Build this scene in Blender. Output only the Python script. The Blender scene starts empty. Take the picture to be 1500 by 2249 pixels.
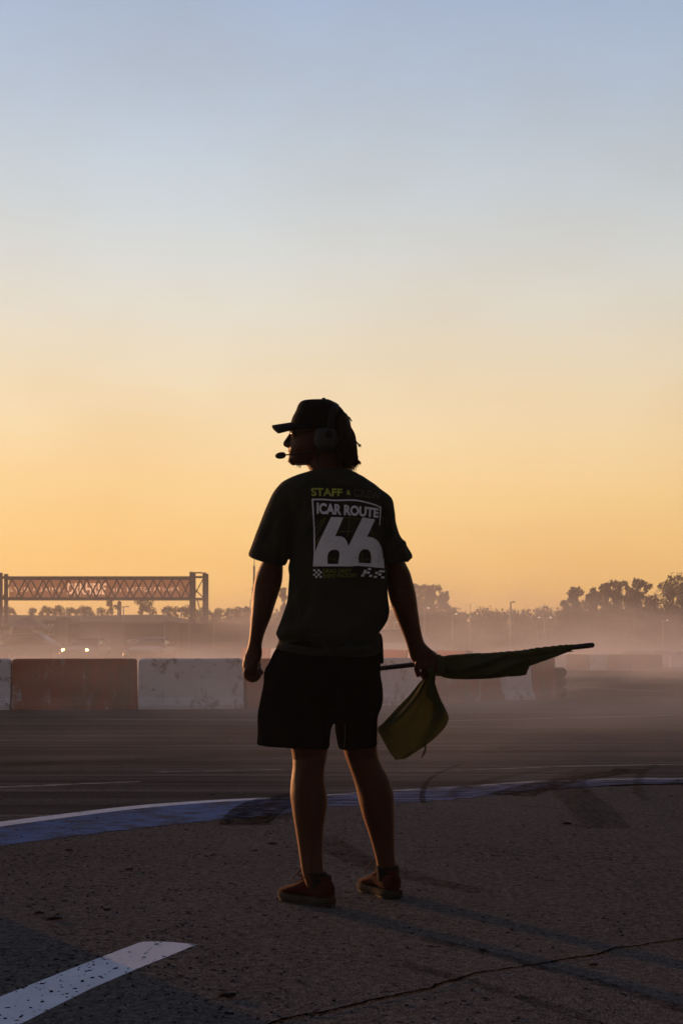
import bpy, bmesh, math, random
import numpy as np
from mathutils import Vector, Matrix, noise, geometry
from mathutils.bvhtree import BVHTree

random.seed(7)
rng = np.random.default_rng(11)
SC = bpy.context.scene
COL = SC.collection
R = math.radians

# ------------------------------------------------------------------ camera
F, HOR, CH = 3125.0, 1416.0, 0.925      # focal length in photo pixels, horizon row, eye height
cam = bpy.data.cameras.new('camera')
cam.sensor_width = 36.0
cam.sensor_fit = 'AUTO'
cam.lens = F / 2249.0 * 36.0
cam.shift_y = (HOR - 1124.5) / 2249.0
cam.clip_start = 0.1
cam.clip_end = 6000.0
camo = bpy.data.objects.new('camera', cam)
COL.objects.link(camo)
camo.location = (0, 0, CH)
camo.rotation_euler = (math.pi / 2, 0, 0)
cam.dof.use_dof = True
cam.dof.focus_distance = 5.1
cam.dof.aperture_fstop = 16.0
SC.camera = camo

# ------------------------------------------------------------------ sky and sun
SUN_AZ, SUN_EL = R(-36.0), R(4.4)       # left of the view direction, low
world = bpy.data.worlds.new('World')
SC.world = world
world.use_nodes = True
nt = world.node_tree
N, L = nt.nodes, nt.links
bg = N['Background']
sky = N.new('ShaderNodeTexSky')
sky.sky_type = 'NISHITA'
sky.sun_disc = False
sky.sun_elevation = SUN_EL
sky.sun_rotation = SUN_AZ
sky.dust_density = 2.0
sky.ozone_density = 2.0
tc = N.new('ShaderNodeTexCoord')
sep = N.new('ShaderNodeSeparateXYZ')
L.new(tc.outputs['Generated'], sep.inputs[0])


def wmath(op, a, b=None, c=None, clamp=False):
    n = N.new('ShaderNodeMath')
    n.operation = op
    n.use_clamp = clamp
    for i, v in enumerate((a, b, c)):
        if v is None:
            continue
        if isinstance(v, (int, float)):
            n.inputs[i].default_value = v
        else:
            L.new(v, n.inputs[i])
    return n.outputs[0]


# dusk glow: colour by elevation, fading smoothly with the angle from the sun's side
ramp = N.new('ShaderNodeValToRGB')
ramp.color_ramp.interpolation = 'B_SPLINE'
el = wmath('MULTIPLY', wmath('ARCSINE', sep.outputs[2]), 2.0 / math.pi, clamp=True)
L.new(el, ramp.inputs[0])
stops = [(0.0, (1.0, .52, .15)), (2.5, (1.0, .585, .18)), (6.0, (1.0, .668, .29)), (9.5, (.93, .735, .465)),
         (13.0, (.79, .74, .625)), (17.0, (.62, .68, .72)), (21.0, (.48, .57, .695)), (26.0, (.36, .452, .64)), (38.0, (.21, .29, .50)), (60.0, (.12, .17, .33)),
         (90.0, (.09, .13, .27))]
e = ramp.color_ramp.elements
e[0].position, e[0].color = 0.0, (*stops[0][1], 1)
e[1].position, e[1].color = 1.0, (*stops[-1][1], 1)
for d, c in stops[1:-1]:
    q = e.new(d / 90.0)
    q.color = (*c, 1)
dot = N.new('ShaderNodeVectorMath')
dot.operation = 'DOT_PRODUCT'
L.new(tc.outputs['Generated'], dot.inputs[0])
dot.inputs[1].default_value = (math.sin(SUN_AZ), math.cos(SUN_AZ), 0.0)
half = wmath('MULTIPLY_ADD', dot.outputs['Value'], 0.5, 0.5, clamp=True)
mr = N.new('ShaderNodeMapRange')
mr.interpolation_type = 'SMOOTHSTEP'
L.new(half, mr.inputs[0])
mr.inputs[1].default_value, mr.inputs[2].default_value = 0.30, 0.93
fall = wmath('MULTIPLY_ADD', mr.outputs[0], 0.76, 0.24)
vm = N.new('ShaderNodeVectorMath')
vm.operation = 'SCALE'
L.new(ramp.outputs[0], vm.inputs[0])
L.new(wmath('MULTIPLY', fall, 20.0), vm.inputs['Scale'])
vs = N.new('ShaderNodeVectorMath')
vs.operation = 'SCALE'
L.new(sky.outputs[0], vs.inputs[0])
vs.inputs['Scale'].default_value = 0.10
va = N.new('ShaderNodeVectorMath')
va.operation = 'ADD'
L.new(vm.outputs[0], va.inputs[0])
L.new(vs.outputs[0], va.inputs[1])
# very soft smoke veils high in the air
vmap = N.new('ShaderNodeMapping')
vmap.inputs['Scale'].default_value = (1.0, 1.0, 1.7)
L.new(tc.outputs['Generated'], vmap.inputs['Vector'])
veil = N.new('ShaderNodeTexNoise')
veil.inputs['Scale'].default_value = 4.2
veil.inputs['Detail'].default_value = 5
L.new(vmap.outputs[0], veil.inputs['Vector'])
vr = N.new('ShaderNodeMapRange')
L.new(veil.outputs['Fac'], vr.inputs[0])
vr.inputs[1].default_value, vr.inputs[2].default_value = .42, .72
vmx = N.new('ShaderNodeMix')
vmx.data_type = 'RGBA'
vmx.blend_type = 'MULTIPLY'
L.new(wmath('MULTIPLY', vr.outputs[0], 1.0), vmx.inputs[0])
L.new(va.outputs[0], vmx.inputs[6])
vmx.inputs[7].default_value = (.95, .90, .84, 1)
L.new(vmx.outputs[2], bg.inputs[0])
bg.inputs[1].default_value = 0.05

sun = bpy.data.lights.new('sun', 'SUN')
sun.energy = 5.0
sun.angle = R(0.5)
sun.color = (1.0, 0.45, 0.18)
suno = bpy.data.objects.new('sun', sun)
COL.objects.link(suno)
sd = Vector((math.sin(SUN_AZ) * math.cos(SUN_EL), math.cos(SUN_AZ) * math.cos(SUN_EL), math.sin(SUN_EL)))
suno.rotation_euler = sd.to_track_quat('Z', 'Y').to_euler()
suno.location = (-40, 60, 20)

SC.view_settings.view_transform = 'Standard'
SC.view_settings.look = 'None'
SC.view_settings.exposure = 0.0
SC.view_settings.gamma = 1.0
SC.view_settings.use_curve_mapping = False
SC.render.engine = 'CYCLES'
SC.cycles.use_denoising = True
SC.cycles.max_bounces = 6
SC.cycles.volume_bounces = 2
SC.cycles.transparent_max_bounces = 12
SC.cycles.volume_step_rate = 1.0
SC.cycles.sample_clamp_indirect = 4.0


# ------------------------------------------------------------------ helpers
def W(px, py, D):
    """photo row/column at distance D -> a point of the place"""
    return Vector(((px - 750.0) * D / F, D, CH - (py - HOR) * D / F))


def G(px, py):
    """photo row/column on the ground"""
    D = CH * F / (py - HOR)
    return Vector(((px - 750.0) * D / F, D, 0.0))


class MB:
    def __init__(self):
        self.v, self.f = [], []

    def add(self, vs, fs):
        o = len(self.v)
        self.v += [tuple(p) for p in vs]
        self.f += [tuple(i + o for i in f) for f in fs]
        return self

    def loft(self, rings, cap0=True, cap1=True, closed=True):
        n = len(rings[0])
        vs = [p for r in rings for p in r]
        fs = []
        for a in range(len(rings) - 1):
            for i in range(n if closed else n - 1):
                j = (i + 1) % n
                fs.append((a * n + i, a * n + j, (a + 1) * n + j, (a + 1) * n + i))
        if cap0:
            fs.append(tuple(range(n - 1, -1, -1)))
        if cap1:
            fs.append(tuple((len(rings) - 1) * n + i for i in range(n)))
        return self.add(vs, fs)

    def tube(self, pts, rad, n=10, sub=0, flat=None):
        pts = [Vector(p) for p in pts]
        if isinstance(rad, (int, float)):
            rad = [rad] * len(pts)
        if sub:
            A = np.array([[*p, r] for p, r in zip(pts, rad)])
            A = catmull(A, sub)
            pts = [Vector(a[:3]) for a in A]
            rad = [max(a[3], 1e-4) for a in A]
        rings = []
        up = None
        for i, p in enumerate(pts):
            t = (pts[min(i + 1, len(pts) - 1)] - pts[max(i - 1, 0)]).normalized()
            if up is None:
                up = Vector((0, 0, 1)) if abs(t.z) < .9 else Vector((0, 1, 0))
            a = (up - t * up.dot(t)).normalized()
            b = t.cross(a)
            up = a
            fa, fb = flat if flat else (1, 1)
            rings.append([p + (a * math.cos(k * 2 * math.pi / n) * fa + b * math.sin(k * 2 * math.pi / n) * fb) * rad[i]
                          for k in range(n)])
        return self.loft(rings)

    def box(self, c, s, rz=0.0, taper=1.0):
        c = Vector(c)
        co, si = math.cos(rz), math.sin(rz)
        vs = []
        for z in (-1, 1):
            k = taper if z > 0 else 1.0
            for x, y in ((-1, -1), (1, -1), (1, 1), (-1, 1)):
                X, Y = x * s[0] / 2 * k, y * s[1] / 2 * k
                vs.append((c.x + X * co - Y * si, c.y + X * si + Y * co, c.z + z * s[2] / 2))
        return self.add(vs, [(3, 2, 1, 0), (4, 5, 6, 7), (0, 1, 5, 4), (1, 2, 6, 5), (2, 3, 7, 6), (3, 0, 4, 7)])

    def bar(self, a, b, w, h=None):
        a, b = Vector(a), Vector(b)
        h = h or w
        t = (b - a).normalized()
        u = Vector((0, 0, 1)) if abs(t.z) < .95 else Vector((1, 0, 0))
        s = t.cross(u).normalized()
        u = s.cross(t)
        vs = [p + s * x * w / 2 + u * y * h / 2 for p in (a, b) for x, y in ((-1, -1), (1, -1), (1, 1), (-1, 1))]
        return self.add(vs, [(3, 2, 1, 0), (4, 5, 6, 7), (0, 1, 5, 4), (1, 2, 6, 5), (2, 3, 7, 6), (3, 0, 4, 7)])

    def ball(self, c, r, n=14, m=9):
        c = Vector(c)
        if isinstance(r, (int, float)):
            r = (r, r, r)
        rings = []
        for i in range(1, m):
            t = math.pi * i / m
            rings.append([c + Vector((r[0] * math.sin(t) * math.cos(2 * math.pi * k / n),
                                      r[1] * math.sin(t) * math.sin(2 * math.pi * k / n),
                                      r[2] * math.cos(t))) for k in range(n)])
        return self.loft(rings)

    def prism(self, poly, y0, y1):
        """polygon in x,z extruded along y"""
        n = len(poly)
        vs = [(x, y0, z) for x, z in poly] + [(x, y1, z) for x, z in poly]
        fs = [tuple(range(n)), tuple(range(2 * n - 1, n - 1, -1))]
        fs += [(i, i + n, (i + 1) % n + n, (i + 1) % n) for i in range(n)]
        return self.add(vs, fs)


def catmull(A, sub):
    A = np.asarray(A, float)
    P = np.vstack([2 * A[0] - A[1], A, 2 * A[-1] - A[-2]])
    out = []
    for i in range(1, len(P) - 2):
        p0, p1, p2, p3 = P[i - 1], P[i], P[i + 1], P[i + 2]
        for k in range(sub):
            t = k / sub
            out.append(.5 * ((2 * p1) + (-p0 + p2) * t + (2 * p0 - 5 * p1 + 4 * p2 - p3) * t * t
                             + (-p0 + 3 * p1 - 3 * p2 + p3) * t ** 3))
    out.append(P[-2])
    return np.array(out)


def tag(o, label=None, cat=None, group=None, kind=None):
    if label:
        o['label'] = label
    if cat:
        o['category'] = cat
    if group:
        o['group'] = group
    if kind:
        o['kind'] = kind
    return o


def fix_normals(me):
    bm = bmesh.new()
    bm.from_mesh(me)
    bmesh.ops.recalc_face_normals(bm, faces=bm.faces)
    bm.to_mesh(me)
    bm.free()


def link(name, mb, mat, parent=None, base=None, smooth=False, fix=True):
    """one mesh object; vertices are given in place and stored relative to base"""
    if base is None:
        base = BASE.get(parent.name, Vector((0, 0, 0))) if parent else Vector((0, 0, 0))
    base = Vector(base)
    me = bpy.data.meshes.new(name)
    me.from_pydata([(p[0] - base.x, p[1] - base.y, p[2] - base.z) for p in mb.v], [], mb.f)
    me.update()
    if fix:
        fix_normals(me)
    if smooth:
        me.polygons.foreach_set('use_smooth', [True] * len(me.polygons))
    me.materials.append(mat)
    o = bpy.data.objects.new(name, me)
    COL.objects.link(o)
    if parent:
        o.parent = parent
    else:
        o.location = base
    BASE[o.name] = base
    return o


BASE = {}


def empty(name, loc, label, cat, group=None, rz=0.0):
    o = bpy.data.objects.new(name, None)
    COL.objects.link(o)
    o.location = loc
    o.rotation_euler = (0, 0, rz)
    o.empty_display_size = .2
    BASE[o.name] = Vector((0, 0, 0))
    return tag(o, label, cat, group)


def children(o):
    return [c for c in bpy.data.objects if c.parent == o]


def copy_tree(o, parent=None):
    c = o.copy()
    COL.objects.link(c)
    c.parent = parent
    for ch in children(o):
        copy_tree(ch, c)
    return c


def remesh(o, voxel, iters=2, fac=.5):
    m = o.modifiers.new('r', 'REMESH')
    m.mode = 'VOXEL'
    m.voxel_size = voxel
    if iters:
        s = o.modifiers.new('s', 'SMOOTH')
        s.factor = fac
        s.iterations = iters
    bpy.context.view_layer.update()
    dg = bpy.context.evaluated_depsgraph_get()
    me = bpy.data.meshes.new_from_object(o.evaluated_get(dg))
    o.modifiers.clear()
    old = o.data
    mats = [x for x in old.materials]
    o.data = me
    me.materials.clear()
    for x in mats:
        me.materials.append(x)
    me.name = o.name
    bpy.data.meshes.remove(old)
    me.polygons.foreach_set('use_smooth', [True] * len(me.polygons))
    return o


# ------------------------------------------------------------------ materials
def new_mat(name):
    m = bpy.data.materials.new(name)
    m.use_nodes = True
    return m, m.node_tree.nodes, m.node_tree.links, m.node_tree.nodes['Principled BSDF']


def simple(name, col, rough=.6, var=.15, scale=12.0, bump=0.0, bscale=200.0, metal=0.0, spec=.5, sheen=0.0):
    m, n, l, b = new_mat(name)
    b.inputs['Roughness'].default_value = rough
    b.inputs['Metallic'].default_value = metal
    b.inputs['Specular IOR Level'].default_value = spec
    if sheen:
        b.inputs['Sheen Weight'].default_value = sheen
        b.inputs['Sheen Roughness'].default_value = .4
    t = n.new('ShaderNodeTexCoord')
    ns = n.new('ShaderNodeTexNoise')
    ns.inputs['Scale'].default_value = scale
    ns.inputs['Detail'].default_value = 6
    l.new(t.outputs['Object'], ns.inputs['Vector'])
    r = n.new('ShaderNodeValToRGB')
    r.color_ramp.elements[0].position = .3
    r.color_ramp.elements[1].position = .7
    r.color_ramp.elements[0].color = tuple(max(0, c * (1 - var)) for c in col) + (1,)
    r.color_ramp.elements[1].color = tuple(min(1, c * (1 + var)) for c in col) + (1,)
    l.new(ns.outputs['Fac'], r.inputs[0])
    l.new(r.outputs[0], b.inputs['Base Color'])
    if bump:
        n2 = n.new('ShaderNodeTexNoise')
        n2.inputs['Scale'].default_value = bscale
        n2.inputs['Detail'].default_value = 4
        l.new(t.outputs['Object'], n2.inputs['Vector'])
        bp = n.new('ShaderNodeBump')
        bp.inputs['Strength'].default_value = bump
        bp.inputs['Distance'].default_value = .004
        l.new(n2.outputs['Fac'], bp.inputs['Height'])
        l.new(bp.outputs[0], b.inputs['Normal'])
    return m


def noise_node(n, l, vec, scale, detail=5, rough=.6, mapping=None, dist=0.0):
    t = n.new('ShaderNodeTexNoise')
    t.inputs['Scale'].default_value = scale
    t.inputs['Detail'].default_value = detail
    t.inputs['Roughness'].default_value = rough
    t.inputs['Distortion'].default_value = dist
    if mapping:
        mp = n.new('ShaderNodeMapping')
        mp.inputs['Scale'].default_value = mapping
        l.new(vec, mp.inputs['Vector'])
        vec = mp.outputs[0]
    l.new(vec, t.inputs['Vector'])
    return t.outputs['Fac']


def rampn(n, l, fac, p0, p1, c0=(0, 0, 0), c1=(1, 1, 1)):
    r = n.new('ShaderNodeValToRGB')
    r.color_ramp.elements[0].position = p0
    r.color_ramp.elements[1].position = p1
    r.color_ramp.elements[0].color = (*c0, 1)
    r.color_ramp.elements[1].color = (*c1, 1)
    l.new(fac, r.inputs[0])
    return r.outputs[0]


def mixn(n, l, fac, a, b, mode='MIX'):
    m = n.new('ShaderNodeMix')
    m.data_type = 'RGBA'
    m.blend_type = mode
    for sock, v in ((m.inputs[0], fac), (m.inputs[6], a), (m.inputs[7], b)):
        if isinstance(v, (int, float)):
            sock.default_value = v
        elif isinstance(v, tuple):
            sock.default_value = (*v, 1)
        else:
            l.new(v, sock)
    return m.outputs[2]


def asphalt(name, c0, c1, grain=260.0, streak=0.0, bump=.7, rough=.78):
    m, n, l, b = new_mat(name)
    t = n.new('ShaderNodeTexCoord').outputs['Object']
    big = noise_node(n, l, t, .35, 6)
    mid = noise_node(n, l, t, 7.0, 6, .7)
    fine0 = noise_node(n, l, t, grain * .5, 3, .8)
    fine1 = noise_node(n, l, t, grain * .16, 5, .85)
    fm = n.new('ShaderNodeMath')
    fm.operation = 'MULTIPLY_ADD'
    l.new(fine1, fm.inputs[0])
    fm.inputs[1].default_value = .6
    fh = n.new('ShaderNodeMath')
    fh.operation = 'MULTIPLY'
    l.new(fine0, fh.inputs[0])
    fh.inputs[1].default_value = .4
    l.new(fh.outputs[0], fm.inputs[2])
    fine = fm.outputs[0]
    vo = n.new('ShaderNodeTexVoronoi')
    vo.inputs['Scale'].default_value = grain * .62
    l.new(t, vo.inputs['Vector'])
    col = mixn(n, l, rampn(n, l, fine, .44, .575), c0, c1)
    col = mixn(n, l, rampn(n, l, mid, .25, .75, (.0,) * 3, (.45,) * 3), col, tuple(x * .55 for x in c0))
    col = mixn(n, l, rampn(n, l, big, .35, .7, (.0,) * 3, (.16,) * 3), col, tuple(x * 1.35 for x in c1))
    pit = noise_node(n, l, t, grain * .10, 4, .8)
    pit2 = noise_node(n, l, t, .9, 4, .6)
    pm = n.new('ShaderNodeMath')
    pm.operation = 'MULTIPLY_ADD'
    l.new(pit2, pm.inputs[0])
    pm.inputs[1].default_value = .35
    l.new(pit, pm.inputs[2])
    col = mixn(n, l, rampn(n, l, pm.outputs[0], .77, .81), col, tuple(x * .4 for x in c0))
    # pale stone chips in the surface
    chips = rampn(n, l, vo.outputs['Color'], .955, .975)
    col = mixn(n, l, mixn(n, l, .5, (0, 0, 0), chips), col, tuple(min(.3, x * 2.4) for x in c1))
    if streak:
        s1 = noise_node(n, l, t, 1.0, 6, .65, (.10, 2.6, 1.0), .6)
        s2 = noise_node(n, l, t, 1.0, 4, .6, (.10, 5.5, 1.0), .4)
        col = mixn(n, l, rampn(n, l, s1, .44, .58, (0,) * 3, (streak,) * 3), col, tuple(x * .42 for x in c0))
        col = mixn(n, l, rampn(n, l, s2, .56, .66, (0,) * 3, (streak * .55,) * 3), col, tuple(x * 1.7 for x in c1))
    l.new(col, b.inputs['Base Color'])
    b.inputs['Roughness'].default_value = rough
    b.inputs['Specular IOR Level'].default_value = 0.0
    bp = n.new('ShaderNodeBump')
    bp.inputs['Strength'].default_value = bump
    bp.inputs['Distance'].default_value = .006
    hsum = n.new('ShaderNodeMath')
    hsum.operation = 'ADD'
    l.new(fine, hsum.inputs[0])
    l.new(vo.outputs['Distance'], hsum.inputs[1])
    l.new(hsum.outputs[0], bp.inputs['Height'])
    l.new(bp.outputs[0], b.inputs['Normal'])
    return m


def worn_paint(name, paint, under, lo, hi, scale=9.0, stretch=(1, 1, 1), rough=.6, grain=240.0, extra=None):
    """paint that has worn through to what is under it"""
    m, n, l, b = new_mat(name)
    t = n.new('ShaderNodeTexCoord').outputs['Object']
    a = noise_node(n, l, t, scale, 8, .72, stretch)
    f = noise_node(n, l, t, grain, 3, .8)
    s = n.new('ShaderNodeMath')
    s.operation = 'MULTIPLY_ADD'
    l.new(f, s.inputs[0])
    s.inputs[1].default_value = .35
    l.new(a, s.inputs[2])
    w = rampn(n, l, s.outputs[0], lo, hi)
    tone = noise_node(n, l, t, scale * .35, 5)
    pc = mixn(n, l, tone, tuple(x * .72 for x in paint), tuple(min(1, x * 1.2) for x in paint))
    uc = mixn(n, l, f, tuple(x * .6 for x in under), tuple(x * 1.3 for x in under))
    col = mixn(n, l, w, pc, uc)
    if extra:
        d = noise_node(n, l, t, extra[0], 8, .75, extra[1])
        col = mixn(n, l, rampn(n, l, d, extra[2], extra[3]), col, extra[4])
    l.new(col, b.inputs['Base Color'])
    b.inputs['Roughness'].default_value = rough
    b.inputs['Specular IOR Level'].default_value = 0.0
    bp = n.new('ShaderNodeBump')
    bp.inputs['Strength'].default_value = .45
    bp.inputs['Distance'].default_value = .004
    l.new(s.outputs[0], bp.inputs['Height'])
    l.new(bp.outputs[0], b.inputs['Normal'])
    return m


def foliage_mat(name, c0, c1):
    m, n, l, b = new_mat(name)
    t = n.new('ShaderNodeTexCoord').outputs['Object']
    k = noise_node(n, l, t, .6, 4)
    k2 = noise_node(n, l, t, 7.0, 2)
    col = mixn(n, l, k, c0, c1)
    col = mixn(n, l, mixn(n, l, .45, (0, 0, 0), k2), col, tuple(x * 1.5 for x in c1))
    l.new(col, b.inputs['Base Color'])
    b.inputs['Roughness'].default_value = .6
    tr = n.new('ShaderNodeBsdfTranslucent')
    l.new(col, tr.inputs[0])
    mx = n.new('ShaderNodeMixShader')
    mx.inputs[0].default_value = .3
    l.new(b.outputs[0], mx.inputs[1])
    l.new(tr.outputs[0], mx.inputs[2])
    l.new(mx.outputs[0], n['Material Output'].inputs['Surface'])
    return m


def cloth_mat(name, col, weave=900.0, trans=0.0, rough=.9, sheen=.05, var=.2, spec=.05, crumple=1.0):
    m, n, l, b = new_mat(name)
    t = n.new('ShaderNodeTexCoord').outputs['Object']
    k = noise_node(n, l, t, 9.0, 6)
    c = mixn(n, l, k, tuple(x * (1 - var) for x in col), tuple(x * (1 + var) for x in col))
    l.new(c, b.inputs['Base Color'])
    b.inputs['Roughness'].default_value = rough
    b.inputs['Specular IOR Level'].default_value = spec
    b.inputs['Sheen Weight'].default_value = sheen
    w = noise_node(n, l, t, weave, 2)
    w2 = noise_node(n, l, t, 28.0, 5, .6)
    s = n.new('ShaderNodeMath')
    s.operation = 'MULTIPLY_ADD'
    l.new(w2, s.inputs[0])
    s.inputs[1].default_value = 2.0
    l.new(w, s.inputs[2])
    bp = n.new('ShaderNodeBump')
    bp.inputs['Strength'].default_value = min(1.0, .35 * crumple)
    bp.inputs['Distance'].default_value = .003 * crumple
    l.new(s.outputs[0], bp.inputs['Height'])
    l.new(bp.outputs[0], b.inputs['Normal'])
    if trans:
        tr = n.new('ShaderNodeBsdfTranslucent')
        l.new(c, tr.inputs[0])
        mx = n.new('ShaderNodeMixShader')
        mx.inputs[0].default_value = trans
        l.new(b.outputs[0], mx.inputs[1])
        l.new(tr.outputs[0], mx.inputs[2])
        l.new(mx.outputs[0], n['Material Output'].inputs['Surface'])
    return m


M = {}
M['apron'] = asphalt('apron_asphalt', (.046, .0405, .0365), (.185, .162, .147), grain=230, bump=.55)
M['track'] = asphalt('track_asphalt', (.046, .0420, .0405), (.150, .139, .134), grain=300, streak=.55, bump=.6)
M['earth'] = simple('dry_earth', (.12, .10, .07), .95, .3, .4, .5, 8.0)
M['blue_paint'] = worn_paint('blue_kerb_paint', (.11, .165, .315), (.085, .075, .075), .62, .78, 5.0, (1, 1.6, 1))
M['blue_faded'] = worn_paint('faded_blue_kerb_paint', (.17, .19, .33), (.06, .055, .055), .58, .76, 4.0, (1, 3.0, 1))
M['white_line'] = worn_paint('white_line_paint', (.62, .62, .66), (.05, .046, .046), .74, .88, 10.0)
M['stripe'] = worn_paint('white_stripe_paint', (.66, .66, .72), (.06, .055, .055), .80, .92, 16.0)
M['thin_line'] = worn_paint('thin_pale_line', (.42, .41, .41), (.06, .055, .055), .60, .76, 5.0, (.6, 3, 1))
M['crack'] = simple('asphalt_crack', (.003, .003, .003), .95, .3, spec=0.0)
M['rubber'] = simple('tyre_rubber', (.010, .010, .010), .95, .3, 40, spec=.03)
M['concrete'] = worn_paint('bare_concrete', (.30, .29, .27), (.16, .15, .14), .6, .9, 5.0)
M['barrier_white'] = worn_paint('white_barrier_paint', (.74, .73, .77), (.26, .24, .22), .74, .80, 4.0, (1, 1, 1), .8, 60,
                                (3.4, (1.5, 1, .6), .57, .68, (.20, .18, .16)))
M['barrier_red'] = worn_paint('red_barrier_paint', (.38, .125, .085), (.42, .39, .38), .755, .80, 3.6, (1.6, 1, .55), .8, 45,
                              (1.7, (1.3, 1, .45), .48, .62, (.21, .135, .10)))
M['steel'] = simple('galvanised_steel', (.20, .20, .21), .6, .2, 3.0)
M['pale_metal'] = simple('pale_metal', (.55, .52, .48), .45, .1, 3.0)

M['print_pale'] = simple('pale_print', (.62, .60, .58), .7, .1)
M['hoarding_dark'] = simple('dark_hoarding', (.07, .06, .06), .7, .3, .6)
M['hoarding_grey'] = simple('grey_hoarding', (.24, .22, .23), .7, .2, .6)
M['hoarding_tan'] = simple('tan_hoarding', (.22, .17, .08), .7, .2, .6)
M['hoarding_red'] = simple('red_hoarding', (.16, .06, .05), .7, .2, .6)
M['grass'] = simple('dry_grass', (.10, .095, .05), .95, .35, .5, .6, 6.0)
M['banner_print'] = cloth_mat('banner_print', (.80, .77, .74), 200, trans=.85, var=.03)
M['banner'] = cloth_mat('banner_cloth', (.62, .51, .46), 200, trans=.62, var=.05)
M['leaf'] = foliage_mat('leaf_green', (.020, .030, .012), (.050, .060, .022))
M['leaf_dry'] = foliage_mat('leaf_olive', (.040, .045, .018), (.085, .080, .030))
M['leaf_far'] = foliage_mat('leaf_far', (.025, .034, .016), (.06, .065, .03))
M['bark'] = simple('bark', (.09, .07, .055), .9, .3, 6, .6, 30)
M['canvas'] = simple('tent_canvas', (.10, .085, .08), .8, .1)
M['car_dark'] = simple('dark_car_paint', (.035, .034, .036), .45, .05)
M['car_grey'] = simple('grey_car_paint', (.12, .12, .125), .45, .05)
M['car_white'] = simple('white_car_paint', (.6, .58, .55), .3, .05)
M['glass'] = simple('car_glass', (.02, .022, .025), .08, .02)
M['tyre'] = simple('tyre', (.02, .02, .02), .85, .1)
M['rim'] = simple('wheel_rim', (.3, .3, .3), .35, .1, metal=.6)
M['lens_off'] = simple('headlight_glass', (.5, .5, .48), .15, .05)


def emit(name, col, st):
    m, n, l, b = new_mat(name)
    b.inputs['Base Color'].default_value = (*col, 1)
    b.inputs['Emission Color'].default_value = (*col, 1)
    b.inputs['Emission Strength'].default_value = st
    t = n.new('ShaderNodeTexNoise')
    t.inputs['Scale'].default_value = 5
    return m


M['lens_on'] = emit('lit_headlight', (1.0, .56, .17), 2.6)
M['lamp_on'] = emit('street_lamp_glass', (1.0, .85, .6), 1.2)

# ------------------------------------------------------------------ ground
def grid_sheet(name, x0, x1, y0, y1, nx, ny, zf, mat):
    xs, ys = np.linspace(x0, x1, nx + 1), np.linspace(y0, y1, ny + 1)
    mb = MB()
    mb.v = [(x, y, zf(x, y)) for y in ys for x in xs]
    mb.f = [(j * (nx + 1) + i, j * (nx + 1) + i + 1, (j + 1) * (nx + 1) + i + 1, (j + 1) * (nx + 1) + i)
            for j in range(ny) for i in range(nx)]
    return link(name, mb, mat, fix=False)


def sstep(a, b, t):
    t = min(1, max(0, (t - a) / (b - a)))
    return t * t * (3 - 2 * t)


def dip(x, y):
    # the infield on the far right lies a little lower than the track
    return -0.75 * sstep(60, 75, y) * sstep(6, 16, x)


SX = [-1200, -400, -150] + list(np.linspace(-80, 100, 46)) + [150, 400, 1200]
SY = [-1200, -300, -40, 0, 20, 40] + list(np.linspace(56, 120, 17)) + [160, 250, 400, 800, 1200]
mb = MB()
mb.v = [(x, y, dip(x, y)) for y in SY for x in SX]
mb.f = [(j * len(SX) + i, j * len(SX) + i + 1, (j + 1) * len(SX) + i + 1, (j + 1) * len(SX) + i)
        for j in range(len(SY) - 1) for i in range(len(SX) - 1)]
tag(link('ground', mb, M['apron'], fix=False), 'dark rough asphalt apron the person stands on', kind='structure')

Z1, Z2, Z3 = .0008, .0016, .0024


def sheet(name, pts, z, mat, label=None, kind='structure'):
    """flat outline on the ground, triangulated"""
    pts = [Vector((p[0], p[1], z)) for p in pts]
    tris = geometry.tessellate_polygon([pts])
    mb = MB().add(pts, tris)
    o = link(name, mb, mat, fix=False)
    me = o.data
    bm = bmesh.new()
    bm.from_mesh(me)
    for f in bm.faces:
        f.normal_update()
        if f.normal.z < 0:
            f.normal_flip()
    bm.to_mesh(me)
    bm.free()
    return tag(o, label, kind=kind)


def dens(pts, k=5):
    return [tuple(p) for p in catmull(np.array(pts, float), k)]


kerb_top = dens([(-260, 1842), (-120, 1822), (0, 1806), (150, 1787), (300, 1770), (450, 1759), (595, 1752), (720, 1745), (870, 1735),
                 (1040, 1725), (1170, 1716), (1330, 1710), (1500, 1709), (1700, 1712), (2000, 1722)], 12)
kerb_bot = dens([(-260, 1910), (-120, 1882), (0, 1859), (150, 1838), (300, 1820), (450, 1803), (545, 1796), (640, 1786), (720, 1773),
                 (870, 1764), (1000, 1755), (1100, 1744), (1170, 1736), (1330, 1727), (1500, 1722), (1700, 1724), (2000, 1735)], 12)
gt = [G(*p) for p in kerb_top]
gb = [G(x, y + 3.0 * noise.noise(Vector((x * .045, 3, 0))) + 1.6 * noise.noise(Vector((x * .21, 9, 0)))) for x, y in kerb_bot]
# racing surface beyond the kerb
trk = [(p.x, p.y) for p in gt] + [(38, 9.5), (46, 30), (46, 58), (-70, 58), (-70, 8.0), (-9, 6.4)]
sheet('track', trk, Z1, M['track'], 'streaked racing asphalt beyond the blue kerb band')
nb = len([p for p in kerb_top if p[0] <= 600])
mb_strip = lambda A, B, z: MB().add([(p.x, p.y, z) for p in A] + [(p.x, p.y, z) for p in B],
                                    [(i, i + 1, len(A) + i + 1, len(A) + i) for i in range(len(A) - 1)])


def strip(name, A, B, z, mat, label):
    o = link(name, mb_strip(A, B, z), mat)
    bm = bmesh.new()
    bm.from_mesh(o.data)
    for f in bm.faces:
        f.normal_update()
        if f.normal.z < 0:
            f.normal_flip()
    bm.to_mesh(o.data)
    bm.free()
    return tag(o, label, kind='structure')


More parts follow.
